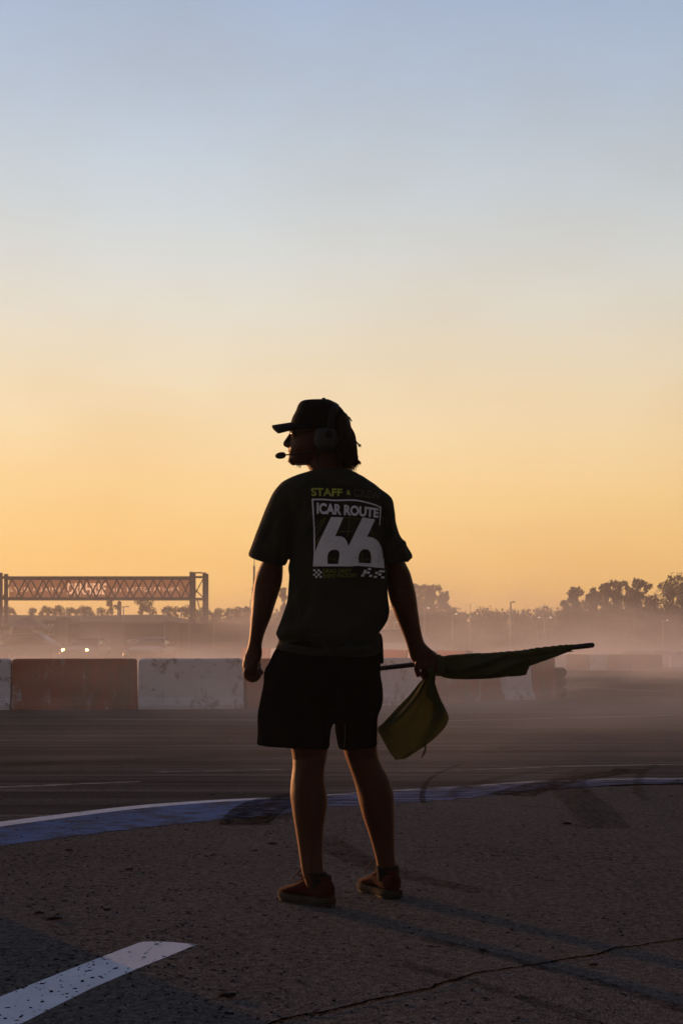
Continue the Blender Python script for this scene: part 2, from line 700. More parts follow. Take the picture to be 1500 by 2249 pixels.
strip('kerb_band', gt[:nb], gb[:nb], Z2, M['blue_paint'], 'bright blue painted band along the track edge')
strip('kerb_band', gt[nb - 1:], gb[nb - 1:], Z2, M['blue_faded'], 'faded scuffed blue band along the track edge')
wt = [G(px, py) for px, py in kerb_top[:nb]]
wb = [G(px, py + 2.5 + 8 * max(0, min(1, (600 - px) / 600)) ** .8) for px, py in kerb_top[:nb]]
strip('edge_line', wt, wb, Z3, M['white_line'], 'white line along the outer edge of the blue band')
wt = [G(px, py) for px, py in kerb_top[nb + 10:]]
wb = [G(px, py + 4) for px, py in kerb_top[nb + 10:]]
strip('edge_line', wt, wb, Z3, M['thin_line'], 'worn white line along the faded blue band')

# white stripe with a pointed end, foreground
st = [(-160, 2262), (-80, 2225), (0, 2190), (76, 2160), (152, 2130), (224, 2102), (304, 2071.5), (316, 2068.5), (340, 2068), (380, 2069.5), (432, 2075),
      (372, 2100), (300, 2129), (200, 2172), (120, 2212), (48, 2249), (-40, 2300), (-100, 2330)]
sheet('road_marking', [G(*p) for p in st], Z1, M['stripe'], 'white painted stripe with a pointed end in the foreground')

# thin pale lines out on the track
TW = lambda i, p: (.25 + .75 * math.sin(math.pi * (i + .5) / len(p)) ** .5) * (.75 + .5 * abs(noise.noise(Vector((i * .37, p[0][0], 0)))))
for pts, w, lab in (
        ([(150, 1579), (300, 1580), (430, 1580.5), (570, 1582), (700, 1584)], 1.2, 'thin white line on the track below the barrier'),
        ([(940, 1584), (1060, 1581), (1200, 1578), (1430, 1572), (1600, 1567)], 1.2, 'thin white line on the track right of the flag tail'),
        ([(-60, 1731), (60, 1727), (150, 1723), (250, 1719), (310, 1717)], 2.6, 'pale line on the track at the left edge'),
        ([(330, 1696), (450, 1694), (620, 1690)], 1.4, 'short pale line on the track left of the knees'),
        ([(880, 1694), (1060, 1690), (1250, 1683), (1500, 1679), (1650, 1677)], 1.6, 'pale line across the track right of the knees'),
        ([(1225, 1508), (1290, 1510), (1360, 1514), (1430, 1518), (1560, 1527)], 1.3, 'white edge line on the far bend'),
):
    pp = dens(pts, 4)
    strip('track_line', [G(px, py - w / 2 * TW(i_, pp)) for i_, (px, py) in enumerate(pp)], [G(px, py + w / 2 * TW(i_, pp)) for i_, (px, py) in enumerate(pp)], Z2, M['thin_line'], lab)


# tyre marks: thin worn layers of rubber
def rubber_mark(name, opac, sc=(2, 2, 1)):
    m, n, l, b = new_mat(name)
    t = n.new('ShaderNodeTexCoord').outputs['Object']
    k = noise_node(n, l, t, 6.0, 6, .7, sc)
    g = noise_node(n, l, t, 220.0, 2, .7)
    b.inputs['Specular IOR Level'].default_value = .0
    b.inputs['Roughness'].default_value = .9
    l.new(mixn(n, l, g, (.003, .003, .003), (.011, .010, .010)), b.inputs['Base Color'])
    tr = n.new('ShaderNodeBsdfTransparent')
    mx = n.new('ShaderNodeMixShader')
    l.new(rampn(n, l, k, .32, .68, (0,) * 3, (opac,) * 3), mx.inputs[0])
    l.new(tr.outputs[0], mx.inputs[1])
    l.new(b.outputs[0], mx.inputs[2])
    l.new(mx.outputs[0], n['Material Output'].inputs['Surface'])
    return m


M['mark'] = rubber_mark('tyre_mark', .95)
M['mark_soft'] = rubber_mark('tyre_mark_soft', .45)


def arc(pts, w0, w1=None, z=Z3 + .0006, mat='mark', lab='', k=8):
    w1 = w1 or w0
    P = [G(*p) for p in dens(pts, k)]
    A, B = [], []
    for i, p in enumerate(P):
        t = (P[min(i + 1, len(P) - 1)] - P[max(i - 1, 0)]).normalized()
        s = Vector((-t.y, t.x, 0)) * (w0 + (w1 - w0) * i / (len(P) - 1)) / 2
        A.append(p + s)
        B.append(p - s)
    return strip('tyre_mark', A, B, z, M[mat], lab)


arc([(535, 1812), (548, 1796), (572, 1776), (610, 1760), (680, 1748)], .26, .35, lab='dark tyre mark crossing the blue band left of the leg')
arc([(600, 1800), (640, 1770), (720, 1752)], .5, .3, mat='mark_soft', lab='soft tyre scuff on the blue band behind the leg')
arc([(930, 1766), (927, 1745), (938, 1718), (965, 1698), (1010, 1680)], .035, lab='thin curved tyre mark over the faded band')
arc([(985, 1752), (1010, 1735), (1060, 1718), (1130, 1702), (1230, 1688)], .09, .14, mat='mark_soft', lab='broad curved scuff right of the faded band')
arc([(1120, 1748), (1180, 1728), (1260, 1712), (1400, 1690)], .3, .2, lab='dark tyre smear hiding part of the faded band')
arc([(1330, 1820), (1300, 1780), (1260, 1745), (1245, 1715), (1300, 1690)], .25, .25, z=Z3 + .0012, mat='mark_soft', lab='wide dark tyre mark at the right edge of the apron')
arc([(1420, 1760), (1400, 1735), (1405, 1705), (1440, 1680)], .06, .06, z=Z3 + .0012, mat='mark_soft', lab='thin curved mark near the right edge')
arc([(700, 1840), (790, 1890), (900, 1925), (1060, 1960)], .18, .1, z=.0014, mat='mark_soft', lab='faint tyre mark behind the right shoe')
arc([(860, 2110), (1040, 2160), (1250, 2225), (1500, 2330)], .05, .05, z=.0014, mat='mark_soft', lab='faint tyre line in the right foreground')
arc([(930, 2060), (1150, 2115), (1400, 2185), (1700, 2290)], .05, .05, z=.0014, mat='mark_soft', lab='second faint tyre line in the right foreground')
arc([(-300, 1650), (200, 1632), (600, 1622), (1000, 1618), (1600, 1612), (2000, 1610)], 1.3, z=Z3 + .0006, mat='mark_soft',
    lab='broad dark rubbered line along the track')
arc([(-300, 1700), (200, 1672), (600, 1660), (1000, 1652), (1600, 1650), (2000, 1650)], .35, z=Z3 + .0012, mat='mark_soft',
    lab='narrow dark rubbered line along the track')
arc([(-300, 1605), (200, 1598), (600, 1600), (1000, 1604), (1600, 1600), (2000, 1596)], 1.0, z=Z3 + .0012, mat='mark_soft',
    lab='dark rubbered line near the barrier')


# cracks: ragged narrow strips
def crack(pts, w, lab):
    P = [G(*p) for p in dens(pts, 14)]
    A, B = [], []
    for i, p in enumerate(P):
        t = (P[min(i + 1, len(P) - 1)] - P[max(i - 1, 0)]).normalized()
        s = Vector((-t.y, t.x, 0))
        j = noise.noise(p * 9) * .022 + noise.noise(p * 40) * .009
        ww = w * (.55 + .9 * abs(noise.noise(p * 25 + Vector((5, 1, 0)))))
        A.append(p + s * (j + ww / 2))
        B.append(p + s * (j - ww / 2))
    strip('asphalt_crack', A, B, .0030, M['crack'], lab)


crack([(560, 2270), (640, 2240), (740, 2216), (880, 2186), (990, 2156), (1100, 2131), (1230, 2112), (1380, 2081), (1500, 2064), (1640, 2050)],
      .015, 'ragged crack across the right foreground asphalt')
crack([(975, 1757), (1060, 1764), (1180, 1773), (1330, 1785), (1500, 1796), (1640, 1806)], .010, 'thin crack running right below the faded band')

# ------------------------------------------------------------------ loose rubber and stones
def flakes(n, pick, smin, smax, seed, zb):
    rg = random.Random(seed)
    mb = MB()
    for _ in range(n):
        x, y = pick(rg)
        s = smin + (smax - smin) * rg.random() ** 4.5
        a = rg.random() * 6.28
        k = rg.randint(5, 7)
        asp = rg.uniform(.45, 1.7)
        hgt = s * rg.uniform(.10, .26)
        ring = []
        for i in range(k):
            t = i * 6.283 / k
            r = s * rg.uniform(.55, 1.1) / 2
            u, v = math.cos(t) * r * asp, math.sin(t) * r / asp
            ring.append((x + u * math.cos(a) - v * math.sin(a), y + u * math.sin(a) + v * math.cos(a)))
        vs = [(p[0], p[1], zb) for p in ring] + [(x + (p[0] - x) * .65, y + (p[1] - y) * .65, zb + hgt * rg.uniform(.6, 1.2)) for p in ring]
        fs = [(i, (i + 1) % k, (i + 1) % k + k, i + k) for i in range(k)] + [tuple(range(k, 2 * k))]
        mb.add(vs, fs)
    return mb


def pick_left(rg):
    while True:
        y = 3.2 + 4.6 * rg.random() ** 1.2
        x = -.30 * y + .52 * y * rg.random()
        px = 750 + F * x / y
        py = HOR + CH * F / y
        dn = .25 + .75 * math.exp(-((px - 220) / 330) ** 2)
        if noise.noise(Vector((x * 1.6, y * 1.6, 0))) > rg.random() * 1.0 - .55 and rg.random() < dn:
            return x, y


def pick_track(rg):
    y = 7 + 9 * rg.random()
    return (-.3 + .6 * rg.random()) * y, y


def pick_all(rg):
    y = 3.2 + 5.0 * rg.random()
    return (-.3 + .6 * rg.random()) * y, y


tag(link('rubber_crumbs', flakes(7000, pick_left, .002, .016, 3, .0005), M['rubber'], smooth=False),
    'scattered black rubber crumbs on the asphalt', kind='stuff')
tag(link('rubber_flecks', flakes(420, pick_track, .006, .028, 4, Z3 + .002), M['rubber']), 'dark rubber flecks on the track', kind='stuff')
M['grit'] = simple('pale_grit', (.35, .31, .27), .35, .3, 30)
tag(link('grit', flakes(550, pick_all, .002, .006, 5, .0005), M['grit']), 'fine pale grit on the asphalt', kind='stuff')
chunk_list = [(153, 1869, .07, 'lump of black rubber below the blue band at left'), (1245, 1811, .10, 'flat strip of torn rubber on the right asphalt'),
              (1301, 2122, .05, 'small rubber lump beside the crack at right'), (85, 2008, .07, 'torn rubber piece above the shaded corner'),
              (120, 2020, .09, 'longest rubber shred above the shaded corner'), (500, 2190, .09, 'flat rubber shred at the bottom near the shade edge'),
              (598, 1855, .08, 'thin rubber shred left of the calf'), (285, 1912, .06, 'small rubber shred in the left asphalt'),
              (1105, 1645, .22, 'thin dark rubber strip out on the track'), (1358, 1694, .20, 'dark rubber strip at the right of the track'),
              (236, 2000, .05, 'round rubber lump left of the shoes'), (1060, 2090, .05, 'small stone above the crack')]
for i, (px, py, s, lab) in enumerate(chunk_list):
    g = G(px, py)
    s *= .62
    rg = random.Random(50 + i)
    ring0, ring1, ring2 = [], [], []
    for k in range(11):
        t = k * 6.283 / 11
        r = rg.uniform(.7, 1.15)
        ring0.append(Vector((g.x + math.cos(t) * s / 2 * r, g.y + math.sin(t) * s * .32 * r, .004)))
        ring1.append(Vector((g.x + math.cos(t) * s * .42 * r, g.y + math.sin(t) * s * .26 * r, .004 + s * .07 * rg.uniform(.7, 1.3))))
        ring2.append(Vector((g.x + math.cos(t) * s * .2 * r, g.y + math.sin(t) * s * .12 * r, .004 + s * .12 * rg.uniform(.7, 1.2))))
    tag(link('rubber_chunk', MB().loft([ring0, ring1, ring2]), M['rubber'], base=(g.x, g.y, 0)), lab, 'rubber debris', 'torn rubber pieces on the asphalt')


# ------------------------------------------------------------------ barriers
def barrier(a, b, h, mat, label, round_ends=False, group='concrete barrier blocks', w=.42):
    a, b = Vector((a[0], a[1], 0)), Vector((b[0], b[1], 0))
    d = b - a
    ln = d.length
    t = d.normalized()
    s = Vector((t.y, -t.x, 0))          # towards the camera side
    prof = [(-w / 2, 0), (-w / 2, .06), (-w * .36, .17), (-w * .27, h * .6), (-w * .24, h - .03), (-w * .20, h),
            (w * .20, h), (w * .24, h - .03), (w * .27, h * .6), (w * .36, .17), (w / 2, .06), (w / 2, 0)]
    rings = []
    gap = .012
    st_ = [0, .012, .05, .1] + list(np.linspace(.3, ln - .3, max(2, int(ln / .25)))) + [ln - .1, ln - .05, ln - .012, ln] if ln > .8 else \
        [0, .012, .05, ln - .05, ln - .012, ln]
    for q in st_:
        edge = min(q, ln - q)
        k = 1.0 - (.05 if edge < .005 else .02 if edge < .02 else 0)
        hz = h - (.035 if edge < .005 else .012 if edge < .03 else 0) * (1.6 if round_ends else .7)
        ring = []
        for u, z in prof:
            zz = min(z, hz) if z > h * .5 else z
            p = a + t * (gap + q * (ln - 2 * gap) / ln) + s * u * k
            n_ = noise.noise(Vector((p.x * 3, p.y * 3, zz * 5))) * .006
            ring.append(Vector((p.x, p.y, max(0, zz + (n_ if zz > .05 else 0)))) + s * n_)
        rings.append(ring)
    mid = (a + b) / 2
    o = link('concrete_barrier', MB().loft(rings), mat, base=mid)
    return tag(o, label, 'concrete barrier', group)


def gp(px, D):
    return ((px - 750) * D / F, D)


BR, BW = M['barrier_red'], M['barrier_white']
near = [(-2450, 19.3), (-1850, 19.55), (-1300, 19.8), (-850, 20.0), (-520, 20.1), (-245, 20.2), (28.5, 20.35), (303, 20.5), (536, 20.7), (700, 21.1), (940, 22.3), (1087, 23.5), (1155, 24.15), (1208, 24.75)]
near_spec = [(BW, 'white block at the far left end of the near barrier, outside the frame'), (BR, 'red block of the near barrier well outside the left frame edge'), (BW, 'white block of the near barrier outside the left frame edge'),
             (BR, 'second red block of the near barrier outside the left frame edge'), (BR, 'red block of the near barrier just outside the left frame edge'), (BW, 'white block of the near barrier at the left frame edge with a rounded corner'),
             (BR, 'peeling red block of the near barrier below the headlights'), (BW, 'stained white block of the near barrier left of the fist'),
             (BR, 'red block of the near barrier behind the shorts'), (BW, 'white block of the near barrier under the bare end of the flag pole'),
             (BR, 'faded red block of the near barrier under the furled flag'), (BW, 'short white block of the near barrier under the flag corner'),
             (BR, 'last red block of the near barrier at its right end')]
for i, (m_, lab) in enumerate(near_spec):
    barrier(gp(*near[i]), gp(*near[i + 1]), .725, m_, lab, m_ is BW, 'near barrier blocks')
far = [(1207, 52.5), (1245, 52.3), (1295, 52.0), (1335, 51.8), (1382, 51.6), (1453, 51.5)]
for i, (m_, lab) in enumerate([(BW, 'white block at the left end of the far barrier run'), (BR, 'red block between two white ones in the far barrier run'),
                               (BW, 'white block with dark scrawl in the far barrier run'), (BR, 'red block right of the scrawled white one in the far run'),
                               (BR, 'last red block at the right end of the far barrier run')]):
    barrier(gp(*far[i]), gp(*far[i + 1]), .57, m_, lab, False, 'far barrier blocks')
far2 = [(1470, 60.0), (1530, 60.0), (1590, 60.0)]
for i in range(2):
    barrier(gp(*far2[i]), gp(*far2[i + 1]), .5, BW if i == 0 else BR,
            ['pale low block near the right frame edge behind the far run', 'red low block cut off by the right frame edge'][i], False, 'far barrier blocks')
# the run that goes away from the camera, its side in the sun
PA, PB = Vector((3.45, 38.5, 0)), Vector((-5.3, 76, 0))
nrun = 13
for i in range(nrun):
    a = PA.lerp(PB, i / nrun)
    b = PA.lerp(PB, (i + .93) / nrun)
    barrier(b, a, .76, BW if i % 2 else BR, 'sunlit %s block in the barrier run leading away behind the person, %s' %
            ('white' if i % 2 else 'red', ['nearest', 'second', 'third', 'fourth', 'fifth', 'sixth', 'seventh', 'eighth', 'ninth', 'tenth', 'eleventh', 'twelfth', 'farthest'][i] + ' of the run'),
            False, 'sunlit barrier blocks leading away')
# unseen block added left of the camera to cast the shadow in the near corner
barrier((-4.3, 6.1), (-2.25, 6.2), .8, M['concrete'], 'unseen bare concrete block added left of the view to cast the corner shadow', False, 'unseen shadow casters', .5)

# tyre stack and white post at the barrier's end
g = W(1216, 1500, 25.6)
ts = empty('tyre_stack', (g.x, g.y, 0), 'dark stack of tyres at the right end of the near barrier', 'tyre stack')
for k in range(3):
    tb = MB()
    rings = []
    for i in range(20):
        a = i * 2 * math.pi / 20
        rings.append([Vector(((.16 + .07 * math.cos(q)) * math.cos(a), (.16 + .07 * math.cos(q)) * math.sin(a), .09 + k * .17 + .085 * math.sin(q)))
                      for q in np.linspace(0, 2 * math.pi, 9)[:-1]])
    rings.append(rings[0])
    tb.loft(rings, False, False)
    link('tyre', tb, M['tyre'], ts, smooth=True)
g = W(1227, 1515, 26.5)
pt = MB().box((g.x, g.y, .2), (.03, .05, .4)).box((g.x, g.y, .015), (.12, .12, .03))
tag(link('pale_post', pt, M['pale_metal'], base=(g.x, g.y, 0)), 'short white marker post beside the tyre stack', 'marker post')

# ------------------------------------------------------------------ gantry over the straight
GD = 134.0


def gx(px, D=GD):
    return (px - 750) * D / F


def gz(py, D=GD):
    return CH - (py - HOR) * D / F


gan = empty('track_gantry', (gx(435), GD, 0), 'steel truss gantry carrying a long dark banner over the track', 'gantry')
gB = Vector((gx(435), GD, 0))


def gpart(name, mb, mat, parent=gan):
    return link(name, mb, mat, parent, base=gB)


for px, top, dy in ((421, 1256, 0), (449.5, 1257.5, 0), (421, 1257, 2.2), (449.5, 1258, 2.2)):
    gpart('post', MB().box((gx(px), GD + dy, gz(top) / 2), (.33, .33, gz(top))), M['steel'])
for px, dy in ((2.5, 0), (-26, 0), (2.5, 2.2), (-26, 2.2)):
    gpart('post', MB().box((gx(px), GD + dy, gz(1258) / 2), (.33, .33, gz(1258))), M['steel'])
for dy in (0, 2.2):
    for py in (1268.5, 1314.5):
        gpart('chord', MB().box(((gx(6) + gx(417)) / 2, GD + dy, gz(py)), (gx(417) - gx(6), .22, .24)), M['steel'])
for py, h in ((1258, .12), (1267.5, .2), (1316, .26)):
    gpart('cross_bar', MB().box((gx(435), GD, gz(py)), (gx(445) - gx(425), .16, h)), M['steel'])
for a, b in (((425, 1312), (446, 1272)), ((425, 1290), (446, 1312)), ((425, 1326), (444, 1366)), ((435, 1320), (445, 1366)), ((425, 1420), (446, 1366))):
    gpart('brace', MB().bar((gx(a[0]), GD - .05, gz(a[1])), (gx(b[0]), GD + .05, gz(b[1])), .10), M['steel'])
# crossing lattice bars of the two truss faces
stp = (417 - 8) / 10.0
for face, dy in ((0, -.12), (1, 2.04)):
    off = .42 * stp if face else 0
    for k in range(11):
        x0 = 8 + (k - .5) * stp + off
        xm = x0 + stp / 2
        for xa, xb in ((x0, xm), (x0 + stp, xm)):
            if min(xa, xb) < 5 or max(xa, xb) > 419:
                continue
            gpart('lattice_bar', MB().bar((gx(xa), GD + dy * (.95 if face else 1), gz(1271.5)), (gx(xb), GD + dy, gz(1312.5)), .12), M['steel'])
bann = gpart('banner', MB().box(((gx(8) + gx(413)) / 2, GD + 2.42, gz(1292)), (gx(413) - gx(8), .02, gz(1271) - gz(1313))), M['banner'])


# lettering -----------------------------------------------------------------
def text_poly(s, bold=0.0, shear=0.0, outline=0.0, space=1.0):
    cu = bpy.data.curves.new('t', 'FONT')
    cu.body = s
    cu.size = 1.0
    cu.offset = bold
    cu.shear = shear
    cu.space_character = space
    cu.resolution_u = 4
    if outline:
        cu.fill_mode = 'NONE'
        cu.bevel_depth = outline
        cu.bevel_resolution = 0
    o = bpy.data.objects.new('t', cu)
    COL.objects.link(o)
    bpy.context.view_layer.update()
    me = bpy.data.meshes.new_from_object(o.evaluated_get(bpy.context.evaluated_depsgraph_get()))
    v = np.array([tuple(p.co) for p in me.vertices])
    f = [tuple(p.vertices) for p in me.polygons]
    bpy.data.objects.remove(o)
    bpy.data.curves.remove(cu)
    bpy.data.meshes.remove(me)
    mn, mx = v.min(0), v.max(0)
    v = (v - mn) / np.where(mx - mn > 1e-6, mx - mn, 1)
    return v[:, :2], f


def flat_text(s, x0, x1, z0, z1, y, bold=0.0, **kw):
    v, f = text_poly(s, bold, **kw)
    vs = [(x0 + (x1 - x0) * a, y, z0 + (z1 - z0) * b) for a, b in v]
    return MB().add(vs, f)


def gtext(s, px0, px1, py0, py1, bold, name='lettering', **kw):
    mb_ = flat_text(s, gx(px0), gx(px1), gz(py1), gz(py0), GD + 2.42, bold, **kw)
    link(name, mb_, M['banner_print'], bann, base=gB, fix=False)
    cuts.add(mb_.v, mb_.f)


cuts = MB()
gtext('BOLTED', -14, 51, 1287.5, 1297, .012, space=1.35)
gtext('AGAINST', 60, 133, 1287.5, 1297, .012, space=1.35)
gtext('DRKHRSE', 137, 225, 1278, 1304, .03, shear=.12)
gtext('ALL', 236, 261, 1287.5, 1297, .012, space=1.35)
gtext('EXPECTATIONS', 271, 387, 1287.5, 1297, .012, space=1.35)
# the banner is printed round the letters: open it where the pale letters sit
cutter = link('cutter', cuts, M['banner_print'], base=gB, fix=False)
so_m = cutter.modifiers.new('s', 'SOLIDIFY')
so_m.thickness = .4
so_m.offset = 0
bpy.context.view_layer.update()
cm_ = bpy.data.meshes.new_from_object(cutter.evaluated_get(bpy.context.evaluated_depsgraph_get()))
cutter.modifiers.clear()
cutter.data = cm_
bo = bann.modifiers.new('b', 'BOOLEAN')
bo.operation = 'DIFFERENCE'
bo.solver = 'EXACT'
bo.use_self = True
bo.object = cutter
bpy.context.view_layer.update()
bm_ = bpy.data.meshes.new_from_object(bann.evaluated_get(bpy.context.evaluated_depsgraph_get()))
bann.modifiers.clear()
if len(bm_.polygons) > 20:
    bann.data = bm_
    bm_.name = 'banner'
bpy.data.objects.remove(cutter)

# ------------------------------------------------------------------ cars
def make_car(label, kind, paint, lit=False, group='cars on the track'):
    """nose towards -y, origin on the ground under the middle"""
    root = empty('parked_car', (0, 0, 0), label, 'car', group)
    if kind == 'coupe':
        Ln, Wd, Hh, belt = 4.6, 1.86, 1.30, .88
        ws0, ws1, rw0, rw1 = -.75, .05, 1.0, 1.95
    elif kind == 'suv':
        Ln, Wd, Hh, belt = 4.7, 1.86, 1.62, 1.02
        ws0, ws1, rw0, rw1 = -1.0, -.35, 1.75, 2.15
    else:                               # van
        Ln, Wd, Hh, belt = 5.2, 1.95, 2.25, 1.15
        ws0, ws1, rw0, rw1 = -2.0, -1.35, 2.45, 2.55
    hw = Wd / 2

    def ring(y, zb, zt, w, n=20, ex=4.0, taper=1.0):
        out = []
        for i in range(n):
            a = 2 * math.pi * i / n
            c, s = math.cos(a), math.sin(a)
            x = abs(c) ** (2 / ex) * math.copysign(1, c) * w
            zz = abs(s) ** (2 / ex) * math.copysign(1, s)
            x *= 1 - (1 - taper) * max(0, zz)
            out.append(Vector((x, y, (zb + zt) / 2 + zz * (zt - zb) / 2)))
        return out
    hood = belt - (.06 if kind == 'coupe' else .03)
    stn = [(-Ln / 2, .32, .60, hw * .72), (-Ln / 2 + .08, .22, .68, hw * .86), (-Ln / 2 + .35, .18, hood - .10, hw * .95), (ws0 - .4, .18, hood, hw),
           (ws0, .18, belt, hw), (.6, .18, belt + .02, hw * 1.0), (Ln / 2 - .6, .2, belt + .03, hw * .99), (Ln / 2 - .12, .25, belt - .02, hw * .93),
           (Ln / 2, .35, belt - .15, hw * .8)]
    A = catmull(np.array(stn), 3)
    mb = MB().loft([ring(a[0], a[1], a[2], a[3], 24, 3.6, .93) for a in A])
    link('body', mb, paint, root, smooth=True)
    # cabin with glass sides and a painted roof
    cb = []
    for y, z, k in ((ws0, belt - .02, .88), (ws1, Hh - .10, .78), (ws1 + .15, Hh - .05, .77), ((ws1 + rw0) / 2, Hh - .04, .78), (rw0, Hh - .07, .76), (rw1, belt + .02, .80)):
        cb.append(ring(y, belt - .2, max(z, belt), hw * k * 1.06, 20, 5.0, .84))
    link('window_glass', MB().loft(cb), M['glass'], root, smooth=True)
    rf = []
    for y, z, k in ((ws1 - .03, Hh - .075, .70), (ws1 + .12, Hh - .02, .71), ((ws1 + rw0) / 2, Hh, .72), (rw0 - .1, Hh - .03, .71), (rw0 + .1, Hh - .09, .68)):
        rf.append(ring(y, z - .055, z, hw * k * 1.06, 16, 3.0, .95))
    link('roof', MB().loft(rf), paint, root, smooth=True)
    for s in (-1, 1):
        link('pillar', MB().tube([(s * hw * .90, ws0, belt), (s * hw * .74, ws1, Hh - .06)], .035), paint, root)
        link('pillar', MB().tube([(s * hw * .80, rw1 - .05, belt), (s * hw * .73, rw0, Hh - .06)], .05), paint, root)
        mr = MB().ball((s * (hw + .11), ws0 + .12, belt + .06), (.11, .05, .075)).tube([(s * (hw - .05), ws0 + .12, belt), (s * (hw + .05), ws0 + .12, belt + .03)], .02)
        link('wing_mirror', mr, paint, root, smooth=True)
        hl = MB().ball((s * hw * .66, -Ln / 2 + .13, .645), (.17 if not lit else .105, .10, .075 if not lit else .10))
        ho = link('headlight', hl, M['lens_on'] if lit else M['lens_off'], root, smooth=True)
        if lit:
            ld = bpy.data.lights.new('headlight_beam', 'SPOT')
            ld.energy = 420
            ld.color = (1.0, .72, .36)
            ld.spot_size = R(70)
            ld.spot_blend = 1.0
            ld.shadow_soft_size = .09
            lo = bpy.data.objects.new('headlight_beam', ld)
            COL.objects.link(lo)
            lo.parent = ho
            lo.location = (s * hw * .66, -Ln / 2 - .02, .645)
            lo.rotation_euler = (R(88), 0, 0)
        for yy in (-Ln / 2 + .88, Ln / 2 - .85):
            r_ = .33 if kind != 'van' else .35
            wb_ = MB()
            rings = []
            for x_, rr in ((-.11, .6), (-.11, .92), (-.085, 1), (.085, 1), (.11, .92), (.11, .6)):
                rings.append([Vector((s * (hw - .11) + x_, yy + math.cos(q) * r_ * rr, r_ + math.sin(q) * r_ * rr)) for q in np.linspace(0, 2 * math.pi, 19)[:-1]])
            wl = link('wheel', wb_.loft(rings), M['tyre'], root, smooth=False)
            rb = MB()
            ring2 = [[Vector((s * (hw - .11) + s * (.112 + .004 * j), yy + math.cos(q) * r_ * .6, r_ + math.sin(q) * r_ * .6)) for q in np.linspace(0, 2 * math.pi, 15)[:-1]] for j in (0, 1)]
            link('rim', rb.loft(ring2), M['rim'], wl)
    link('grille', MB().box((0, -Ln / 2 + .03, .52), (hw * .95, .12, .16)), M['hoarding_dark'], root)
    link('splitter', MB().box((0, -Ln / 2 + .12, .2), (Wd * .86, .35, .05)), M['hoarding_dark'], root)
    return root


def place(o, px, D, rz, z=None):
    x = (px - 750) * D / F
    o.location = (x, D, dip(x, D) if z is None else z)
    o.rotation_euler = (0, 0, R(rz))


place(make_car('low coupe with both round headlights lit behind the barrier', 'coupe', M['car_dark'], True), 189, 75, -4)
place(make_car('grey coupe with its lights off beside the lit one', 'coupe', M['car_grey']), 331, 69, -5)
place(make_car('low car cut off by the left frame edge', 'coupe', M['car_dark']), -38, 72, -5)
place(make_car('dark estate car side on behind the lit coupe', 'suv', M['car_grey']), 84, 84, 78)
place(make_car('grey van parked under the tent', 'van', M['car_grey'], group='vehicles behind the track'), 50, 101, 12)
place(make_car('pale van in the haze between hip and right forearm', 'van', M['car_white'], group='vehicles behind the track'), 884, 118, 62)
place(make_car('dark coupe standing behind the far barrier run', 'coupe', M['car_dark'], group='vehicles behind the track'), 1418, 88, 70)
place(make_car('pale car at the end of the far barrier run', 'coupe', M['car_white'], group='vehicles behind the track'), 1466, 92, 80)
place(make_car('low car cut off by the right frame edge', 'coupe', M['car_grey'], group='vehicles behind the track'), 1530, 84, 75)

# ------------------------------------------------------------------ left background
# earth bank behind the track
bk = []
for x in np.linspace(-160, -6, 60):
    hb = 5.4 + .25 * noise.noise(Vector((x * .06, 2, 0)))
    k = sstep(-6, -28, x) if x > -28 else 1
    hb *= k
    bk.append([Vector((x, 196, -.2)), Vector((x, 203, hb * .45)), Vector((x, 210, hb * .85)), Vector((x, 214, hb)), Vector((x, 236, hb * .98 + .05)), Vector((x, 250, -.2))])
mb = MB().loft(bk, False, False, closed=False)
tag(link('earth_bank', mb, M['grass'], smooth=True), 'long low earth bank behind the track on the left', kind='structure')


def panel(px0, px1, py0, D, depth, mat, name, label, cat, group=None, text=None, frame=True, legs=False, bottom=0.0):
    x0, x1 = (px0 - 750) * D / F, (px1 - 750) * D / F
    zt = CH - (py0 - HOR) * D / F
    zb = bottom
    xc = (x0 + x1) / 2
    o = empty(name, (xc, D, 0), label, cat, group)
    b = Vector((xc, D, 0))
    link('board', MB().box((xc, D, (zt + zb) / 2), (x1 - x0, depth, zt - zb)), mat, o, base=b)
    if frame:
        for xx in (x0, x1):
            link('upright', MB().box((xx, D - depth / 2 - .03, zt / 2), (.10, .06, zt)), M['steel'], o, base=b)
        link('rail', MB().box((xc, D - depth / 2 - .035, zt - .05), (x1 - x0, .05, .1)), M['steel'], o, base=b)
    if text:
        h = (zt - zb)
        link('lettering', flat_text(text[0], x0 + (x1 - x0) * text[1], x0 + (x1 - x0) * text[2], zb + h * text[3], zb + h * text[4], D - depth / 2 - .02, .02),
             M['print_pale'], o, base=b, fix=False)
    return o


